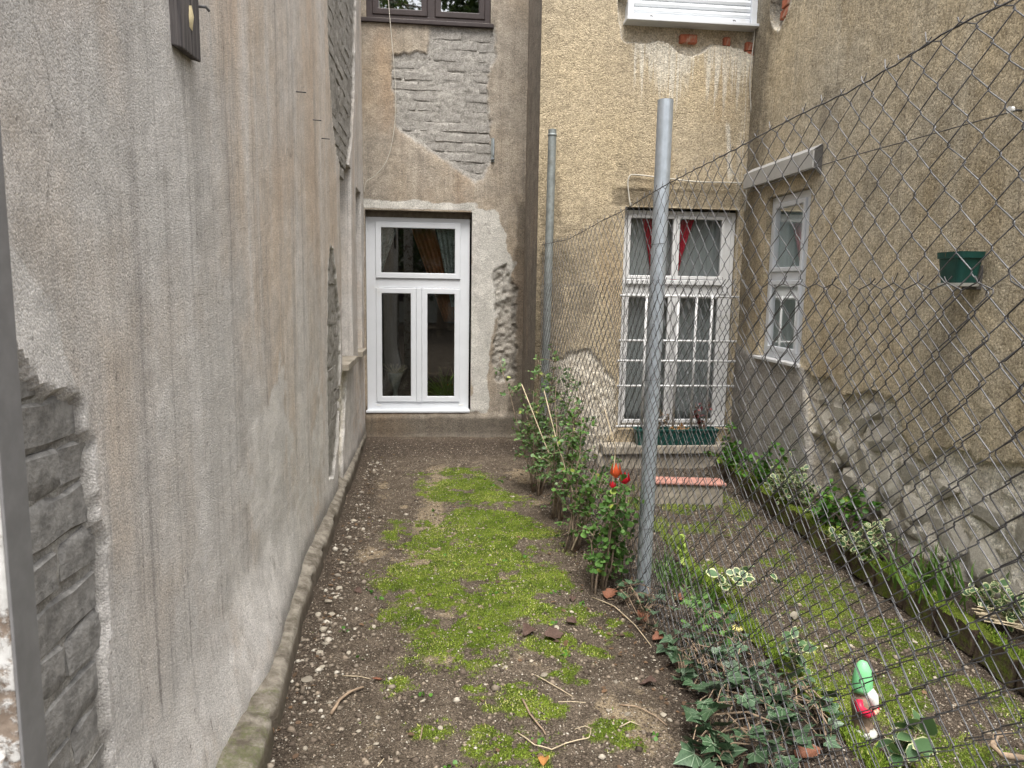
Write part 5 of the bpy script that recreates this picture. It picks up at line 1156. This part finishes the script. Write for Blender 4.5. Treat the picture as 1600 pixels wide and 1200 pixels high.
MB().poly(sh_(hw1*.92, d1*.92, H_*.87), [tuple(range(28))]).build('soil', MAT['soil'], pot)
sc1 = sh_(hw0*1.18, d0*1.18, -.004); sc2 = sh_(hw0*1.27, d0*1.27, .012); sc3 = sh_(hw0*1.20, d0*1.20, .012); sc4 = sh_(hw0*1.1, d0*1.1, .001)
MB().poly(sc1+sc2+sc3+sc4, [(k*28+i, k*28+(i+1) % 28, (k+1)*28+(i+1) % 28, (k+1)*28+i) for k in range(3) for i in range(28)]+[tuple(reversed(range(28)))]).build('saucer', MAT['white_plastic'], pot)
MB().box(XS-.03, XS+.01, pc.y-.05, pc.y+.05, pz-.02, pz+.10).build('bracket', MAT['cable_dark'], pot, bevel=.003)
q = [(XS-.09+random.gauss(0, .03), pc.y+random.gauss(0, .05), pz+H_*.86) for _ in range(40)]
leaf_cloud('sprouts', 'blade', q, [(random.gauss(0, .5), random.gauss(0, .5), 1) for _ in q], rng.uniform(.02, .06, 40), MAT['deadleaf'], pot)
# garden gnome
gp_ = on_z(1347, 1143, .0); gx0, gy0 = gp_.x-.015, gp_.y+.02; gzv = gz(gx0, gy0)
GS = 1.12
gn = thing('garden_gnome', 'small painted garden gnome with a green hat and red sleeves at the mossy edging', 'gnome', (gx0, gy0, gzv))
MAT['g_green'] = simple('gnome_green', (.20,.55,.25), .45, var=.15, scale=20, dirt=(.10,.16,.08), dirt_lo=.6); MAT['g_red'] = simple('gnome_red', (.55,.02,.06), .4, var=.2); MAT['g_brown'] = simple('gnome_brown', (.24,.17,.12), .7, var=.3, dirt=(.12,.10,.085)); MAT['g_pale'] = simple('gnome_base', (.46,.46,.42), .7, var=.2, dirt=(.2,.19,.16)); MAT['g_skin'] = simple('gnome_skin', (.56,.34,.24), .5, var=.1); MAT['g_white'] = simple('gnome_white', (.62,.61,.58), .6, var=.15)
c = (gx0, gy0, gzv)
o = MB().lathe([(.040,-.02),(.054,.0),(.056,.012),(.048,.020),(.030,.022)], c, 20).build('base', MAT['g_pale'], gn, smooth=True); o.scale = (1.05, .85, 1)
MB().lathe([(.030,.018),(.032,.035),(.030,.060),(.036,.085),(.040,.105),(.036,.125),(.024,.140),(.018,.146)], c, 18).build('body', MAT['g_brown'], gn, smooth=True)
for s in (-1, 1):
    MB().lathe([(.008,.014),(.017,.018),(.017,.030),(.010,.038)], (gx0+.022, gy0+s*.016, gzv), 10).build('boot', MAT['g_brown'], gn, smooth=True)
    MB().tube([(gx0, gy0+s*.036, gzv+.128), (gx0+.012, gy0+s*.050, gzv+.108), (gx0+.034, gy0+s*.034, gzv+.092), (gx0+.044, gy0+s*.012, gzv+.092)], [.014, .016, .014, .010], 10).build('sleeve', MAT['g_red'], gn, smooth=True)
    MB().lathe([(.004,-.008),(.009,-.002),(.009,.005),(.003,.010)], (gx0+.048, gy0+s*.008, gzv+.092), 8).build('hand', MAT['g_skin'], gn, smooth=True)
    MB().lathe([(.0015,-.003),(.0032,0),(.0015,.003)], (gx0+.026, gy0+s*.010, gzv+.163), 8).build('eye', MAT['cable_dark'], gn, smooth=True)
MB().lathe([(.012,.138),(.024,.146),(.028,.158),(.026,.172),(.016,.180)], c, 16).build('head', MAT['g_skin'], gn, smooth=True)
MB().lathe([(.002,-.006),(.006,-.002),(.006,.003),(.002,.006)], (gx0+.029, gy0, gzv+.156), 8).build('nose', MAT['g_skin'], gn, smooth=True)
MB().tube([(gx0+.018, gy0, gzv+.152), (gx0+.034, gy0, gzv+.138), (gx0+.043, gy0, gzv+.116), (gx0+.044, gy0, gzv+.100)], [.022, .021, .014, .004], 10).build('beard', MAT['g_white'], gn, smooth=True)
MB().tube([(gx0-.004, gy0, gzv+.148), (gx0-.005, gy0, gzv+.162), (gx0-.006, gy0, gzv+.190), (gx0-.008, gy0, gzv+.222), (gx0-.012, gy0, gzv+.245), (gx0-.015, gy0, gzv+.252)], [.034, .035, .034, .028, .017, .005], 16).build('hat', MAT['g_green'], gn, smooth=True)
gn.scale = (GS*.88, GS*.88, GS*.95); gn.location.z += .012; gn.location.x += .02; gn.rotation_euler.z = -.95
# pale stones behind the fence
for (px, py, sz, lab, el) in ((1132,940,.055,'pale pointed stone standing against the mossy edging',1.9),(1241,958,.034,'whitish striped rounded stone lying on the garden path',.8),(1128,932,.03,'small white stone behind the pale pointed stone',.8)):
    p = on_z(px, py, 0); o = bpy.data.objects.new('stone', rock_mesh('stone', px, 2)); o.data.materials.append(MAT['pebble']); COL.objects.link(o); o.location = (p.x, p.y, gz(p.x, p.y)+sz*.45); o.scale = (sz*.75, sz*el*.75, sz*.7); o.rotation_euler = (.2, 0, .5); tag(o, lab, 'stone')
# dead leaves and twigs
MAT['brownleaf'] = simple('brown_dead_leaf', (.085,.052,.040), .75, var=.45, scale=30, bump=.3); MAT['rustleaf'] = simple('rust_dead_leaf', (.20,.085,.05), .75, var=.45, scale=30)
dl = [(826,990,.075,'brownleaf','curled dark brown dead leaf on the moss'),(866,998,.085,'brownleaf','long folded dark brown dead leaf lying on the moss edge'),(893,975,.05,'brownleaf','small dark dead leaf between the moss and the shrubs'),(955,937,.085,'rustleaf','rusty dead leaf lying near the foot of the stout post'),(1003,972,.075,'rustleaf','upright curled rusty dead leaf in front of the ivy sprouts'),(1031,1004,.065,'rustleaf','rusty dead leaf tucked under the fence mesh'),(1065,947,.06,'rustleaf','dead leaf caught behind the fence near the grass tuft'),(1012,1071,.06,'brownleaf','dark dead leaf at the edge of the ivy'),(590,1066,.035,'rustleaf','small orange-brown dead leaf near the thick twig'),(1262,1190,.09,'rustleaf','large faded dead leaf under the ivy near the gnome'),(1075,1050,.05,'rustleaf','small dead leaf in the ivy runner'),(850,1197,.04,'amber','yellow fallen leaf on the bare soil'),(895,937,.04,'brownleaf','tiny brown leaf scrap by the thin shrub stem'),(560,925,.04,'brownleaf','dark leaf scrap near the kerb pebbles')]
for i_, (px, py, sz, mk, lab) in enumerate(dl):
    p = on_z(px, py, 0); rr = random.Random(i_); V = []; F = []; nu, nv = 10, 6; curl = rr.uniform(.7, 1.6)
    for a in range(nu+1):
        t = a/nu; wv = math.sin(math.pi*min(1, t*1.02+.02))**.8*.36*(1+.2*math.sin(a*2.1))
        for b_ in range(nv+1):
            s = (b_/nv-.5)*2; V.append((s*wv+.06*math.sin(t*4+i_), t-.5, abs(s)**1.6*wv*curl*.55+.09*math.sin(t*5+i_)+rr.uniform(-.035, .035)))
    for a in range(nu):
        for b_ in range(nv): k = a*(nv+1)+b_; F.append((k, k+1, k+nv+2, k+nv+1))
    o = obj_from('dead_leaf', raw_mesh('dead_leaf', np.array(V), np.array(F), True), MAT[mk]); o.scale = (sz*1.15,)*3; o.location = (p.x, p.y, gz(p.x, p.y)+.006+sz*.1); o.rotation_euler = (rr.uniform(-.2, .2), rr.uniform(-.3, .3), rr.uniform(0, 6.3))
    o.modifiers.new('t', 'SOLIDIFY').thickness = .012; tag(o, lab, 'leaf')
tw = [([(517,1118),(530,1100),(548,1086),(568,1077)],.0065,'twig','thick curved brown twig on the dark soil'),([(816,1098),(828,1122),(842,1138),(853,1150)],.004,'twig','crooked brown twig on the sandy soil'),([(836,1057),(862,1073),(895,1092)],.0022,'twig_pale','thin straw stalk beside a pale pebble'),([(872,1098),(915,1100)],.0022,'twig_pale','short straight straw stalk'),([(808,1148),(835,1168),(862,1176),(885,1166),(920,1159),(923,1145),(914,1139),(898,1143)],.0024,'twig_pale','long looping straw stalk ending in a hook'),([(925,934),(960,955),(992,985),(1018,1012)],.003,'twig_pale','long straight stalk leaning from the shrubs to the ivy'),([(968,1103),(995,1108),(1022,1122),(1042,1136)],.003,'twig','thin brown twig among scattered pebbles'),([(968,1140),(985,1134),(1000,1136)],.0025,'twig_pale','tiny pale twig on the dark soil'),([(660,1140),(656,1160)],.003,'twig','tiny upright twig stub in the soil'),([(1100,1120),(1113,1097),(1122,1075)],.005,'twig_pale','pale ivy root stalk under the fence'),([(590,1200),(600,1188)],.0025,'twig_pale','short straw bit at the path end'),([(535,1058),(560,1060),(580,1062)],.002,'twig_pale','fine straw lying near the kerb'),([(1420,1180),(1395,1160),(1378,1135)],.002,'twig_pale','pale straw stalk beside the gnome')]
for px, r_, mk, lab in tw:
    pts = []
    for i_, p in enumerate(px):
        q = on_z(*p, 0); pts.append(Vector((q.x, q.y, gz(q.x, q.y)+r_*1.2+(.006 if 0 < i_ < len(px)-1 else 0))))
    fine = [pts[0]]
    for a, b_ in zip(pts, pts[1:]): fine += [a.lerp(b_, .5)+Vector((random.gauss(0, r_*.4), random.gauss(0, r_*.4), .001)), b_]
    o = MB().tube(fine, [r_*(1-.4*i/len(fine)) for i in range(len(fine))], 6).build('twig', MAT[mk], smooth=True); rebase(o, pts[0]); tag(o, lab, 'twig')
p0 = [on_z(1600, 1185, .02), on_z(1565, 1180, .04), on_z(1552, 1165, .06), on_z(1556, 1150, .06), on_z(1580, 1146, .04)]
o = MB().tube(p0, [.012,.011,.011,.010,.007], 8).build('branch', MAT['twig'], smooth=True); rebase(o, p0[0]); tag(o, 'thick curled dead branch lying on the garden path', 'branch')
rd = thing('reed_bundle', 'bundle of dry straw reeds lying across the raised bed edging', 'reeds', (2.45, 2.75, gz(2.45, 2.75)))
for k in range(16):
    a = Vector((2.38+random.gauss(0, .02), 2.78+random.gauss(0, .04), .15+random.uniform(0, .04))); b_ = a+Vector((.34, -.22+random.gauss(0, .06), random.gauss(0, .02))); MB().tube([a, a.lerp(b_, .5)+Vector((0, 0, random.gauss(0, .01))), b_], .0032, 5).build('reed', MAT['twig_pale'], rd)
lx = np.concatenate([rng.normal(.92, .16, 330), rng.normal(-.52, .07, 150), rng.uniform(-.5, 2.3, 160)]); ly = np.concatenate([rng.uniform(2.0, 6.0, 330), rng.uniform(2.0, 6.6, 150), rng.uniform(2.0, 6.6, 160)])
ok_ = lx > -.6; lx, ly = lx[ok_], ly[ok_]; lz = ground_h(lx, ly)+.004
o = leaf_cloud('leaf_litter', 'oval', np.stack([lx, ly, lz], 1), np.stack([rng.normal(0, 1, len(lx)), rng.normal(0, 1, len(lx)), rng.normal(.1, .18, len(lx))], 1), rng.uniform(.010, .034, len(lx)), MAT['deadleaf'], None, flat=2.0)
tag(o, 'small brown leaf litter scattered on the soil', 'leaf litter', kind='stuff')
q = [(x_+random.gauss(0, .012), y_+random.gauss(0, .012), gz(x_, y_)) for x_, y_ in [(random.uniform(-.45, .9), random.uniform(2.1, 6.2)) for _ in range(26)] for _ in range(6)]
o = leaf_cloud('weeds', 'round', q, [(random.gauss(0, .8), random.gauss(0, .8), .55) for _ in q], rng.uniform(.010, .022, len(q)), MAT['groundleaf'], None, flat=1.2)
tag(o, 'tiny green weed seedlings dotted over the soil', 'weeds', kind='stuff')
# ---- cables and fittings
def cable(name, label, pts, r_, mat, cat='cable'):
    # smooth path
    P_ = [Vector(p) for p in pts]; out = []
    for i in range(len(P_)-1):
        p0, p1, p2, p3 = P_[max(i-1, 0)], P_[i], P_[i+1], P_[min(i+2, len(P_)-1)]
        for t in np.linspace(0, 1, 7)[:-1]: out.append(.5*((2*p1)+(p2-p0)*t+(2*p0-5*p1+4*p2-p3)*t*t+(3*p1-p0-3*p2+p3)*t**3))
    out.append(P_[-1]); o = MB().tube(out, r_, 6).build(name, mat, smooth=True); rebase(o, P_[-1]); return tag(o, label, cat)
cable('cable', 'thin pale cable drooping down the rear wall past the brown window', [on_y(px, py, YB-.035) for px, py in ((604,-60),(607,0),(611,50),(617,120),(618,175),(612,225),(602,255),(585,275),(572,284),(569,300))], .0035, MAT['cable'])
cable('cable', 'pale cable running down beside the roller shutter to the barred window', [on_y(px, py, YR-.02) for px, py in ((1184,-40),(1180,40),(1172,120),(1174,180),(1176,222),(1172,262),(1166,300),(1164,330))], .0045, MAT['cable'])
cable('cable', 'rust-stained thin cable beside the shutter frame', [on_y(px, py, YR-.012) for px, py in ((1190,-40),(1184,30),(1178,70),(1168,130),(1166,200),(1163,290))], .003, MAT['twig_pale'])
cable('conduit', 'beige conduit bent over the top of the barred window', [on_y(px, py, YR-.02) for px, py in ((985,322),(982,300),(981,285),(984,275),(992,273),(1030,277),(1090,284),(1160,286),(1166,292))], .006, MAT['cable'])
cable('wire', 'thin taut wire strung along the side wall above the narrow window', [on_x(1172, 300, XS-.14), on_x(1285, 258, XS-.145), on_x(1440, 214, XS-.08), on_x(1586, 173, XS-.05)], .0032, MAT['cable_dark'], 'wire')
p = on_x(1587, 172, XS-.03); ins = thing('wire_insulator', 'small white insulator holding the thin wire on the side wall', 'insulator', p)
MB().tube([p+Vector((.05, 0, 0)), p+Vector((-.03, 0, 0))], .006, 8).build('pin', MAT['wire_old'], ins); MB().tube([p+Vector((-.012, 0, 0)), p+Vector((-.018, 0, 0)), p+Vector((-.026, 0, 0)), p+Vector((-.034, 0, 0))], [.013, .017, .012, .016], 12).build('knob', MAT['white_plastic'], ins)
p = on_y(770, 235, YB-.01); lt = thing('shutter_latch', 'small galvanised latch hook on the rear wall beside the stripped bricks', 'latch', p)
MB().box(p.x-.016, p.x+.016, p.y-.004, p.y+.02, p.z-.11, p.z+.115).build('plate', MAT['galv_dull'], lt, bevel=.003); MB().tube([(p.x+.005, p.y-.006, p.z+.10), (p.x+.008, p.y-.02, p.z+.02), (p.x+.006, p.y-.02, p.z-.05)], .006, 8).build('hook', MAT['galv'], lt); MB().lathe([(.016,0),(.016,.01),(.006,.012)], (p.x, p.y-.012, p.z-.085), 12).build('knob', MAT['galv'], lt)
# ---- things behind the lower rear window
iy = YB+.27; zs = .306
vz = thing('vase', 'tall cream pedestal vase behind the white window, filled with dry twigs', 'vase', (-.42, iy, zs))
MB().lathe([(.050,0),(.048,.012),(.026,.03),(.023,.15),(.028,.19),(.055,.28),(.078,.35),(.080,.36),(.072,.355)], (-.42, iy, zs), 20).build('body', MAT['g_pale'], vz, smooth=True)
b = MB()
for k in range(46):
    a = Vector((-.42+random.gauss(0, .025), iy+random.gauss(0, .02), zs+.34)); b.tube([a, a+Vector((random.gauss(0, .07), random.gauss(0, .04), random.uniform(.05, .12)))], .0022, 4, False)
b.build('twigs', MAT['twig_pale'], vz)
ip = thing('pot_plant', 'green spiky pot plant with red berries behind the white window', 'plant', (.10, iy, zs))
MB().lathe([(.07,0),(.09,.10),(.095,.105),(.085,.10)], (.10, iy, zs), 18).build('pot', MAT['red_slab'], ip, smooth=True)
q = [(.10+random.gauss(0, .03), iy+random.gauss(0, .03), zs+.09) for _ in range(90)]
leaf_cloud('blades', 'blade', q, [(random.gauss(0, .75), random.gauss(-.1, .5), 1) for _ in q], rng.uniform(.16, .40, 90), MAT['grass'], ip)
b = MB()
for k in range(14): b.lathe([(.002,-.009),(.010,0),(.002,.009)], (.22+random.gauss(0, .05), iy-.03, zs+.22+random.gauss(0, .07)), 6)
b.build('berries', MAT['petal_red'], ip)
# ================================================================== BEHIND THE CAMERA (seen only as reflections in the panes)
nh = thing('garden_house', 'pale two-storey house across the yard with dark windows', 'house', (1.0, -17, 0))
MAT['pale_render'] = simple('pale_render', (.42,.40,.35), .9, var=.1, scale=2)
MB().box(-7, 9, -18, -17, 0, 6.0).build('wall', MAT['pale_render'], nh)
MAT['roof'] = simple('roof_tile', (.22,.10,.07), .9, var=.2)
MB().poly([(-7.3,-16.6,6.0),(9.3,-16.6,6.0),(9.3,-19,7.6),(-7.3,-19,7.6)], [(0,1,2,3)]).build('roof', MAT['roof'], nh)
for xx in (-5.5, -2.5, .5, 3.5, 6.5):
    for zz in (.9, 3.7): MB().box(xx, xx+1.1, -17.05, -16.98, zz, zz+1.5).build('window', MAT['brown_pvc'], nh)
def tree(label, base, h, crown, n, seed, leaf=.16):
    rr = random.Random(seed); root = thing('garden_tree', label, 'tree', base); b = MB(); bx_ = Vector(base)
    b.tube([bx_, bx_+Vector((.1, 0, h*.4)), bx_+Vector((-.1, .1, h*.92))], [.22, .15, .03], 8)
    q = []; dd = []
    for k in range(70):
        z = rr.uniform(.22, 1.0)*h; a = rr.uniform(0, 6.28); L = crown(z/h)*rr.uniform(.5, 1.05); p0 = bx_+Vector((0, 0, z)); p1 = p0+Vector((math.cos(a)*L, math.sin(a)*L, rr.uniform(-.25, .35)*L)); b.tube([p0, p0.lerp(p1, .5)+Vector((0, 0, .1)), p1], [.045, .03, .01], 5)
        for e in range(n//70): t = rr.random()**.6; c_ = p0.lerp(p1, t); q.append(c_+Vector((rr.gauss(0, .22), rr.gauss(0, .22), rr.gauss(0, .16)))); dd.append((rr.gauss(0, 1), rr.gauss(0, 1), rr.gauss(-.2, .5)))
    b.build('trunk', MAT['bark'], root); leaf_cloud('crown', 'oval', q, dd, rng.uniform(.6, 1.3, len(q))*leaf, MAT['darkleaf'], root)
tree('dark conifer standing in the yard facing the houses', (1.35, -9.5, 0), 15.0, lambda t: 3.2*(1.15-t), 16000, 1, .15)
tree('loose leafy tree in the yard facing the houses', (-1.5, -10.5, 0), 13.5, lambda t: 3.0*math.sin(min(1, t)*2.6)*.9+.3, 7000, 2, .13)
tree('bushy low tree in front of the pale yard house', (.2, -12.5, 0), 5.5, lambda t: 2.2*math.sin(min(1, t)*2.8)+.3, 4200, 3, .18)
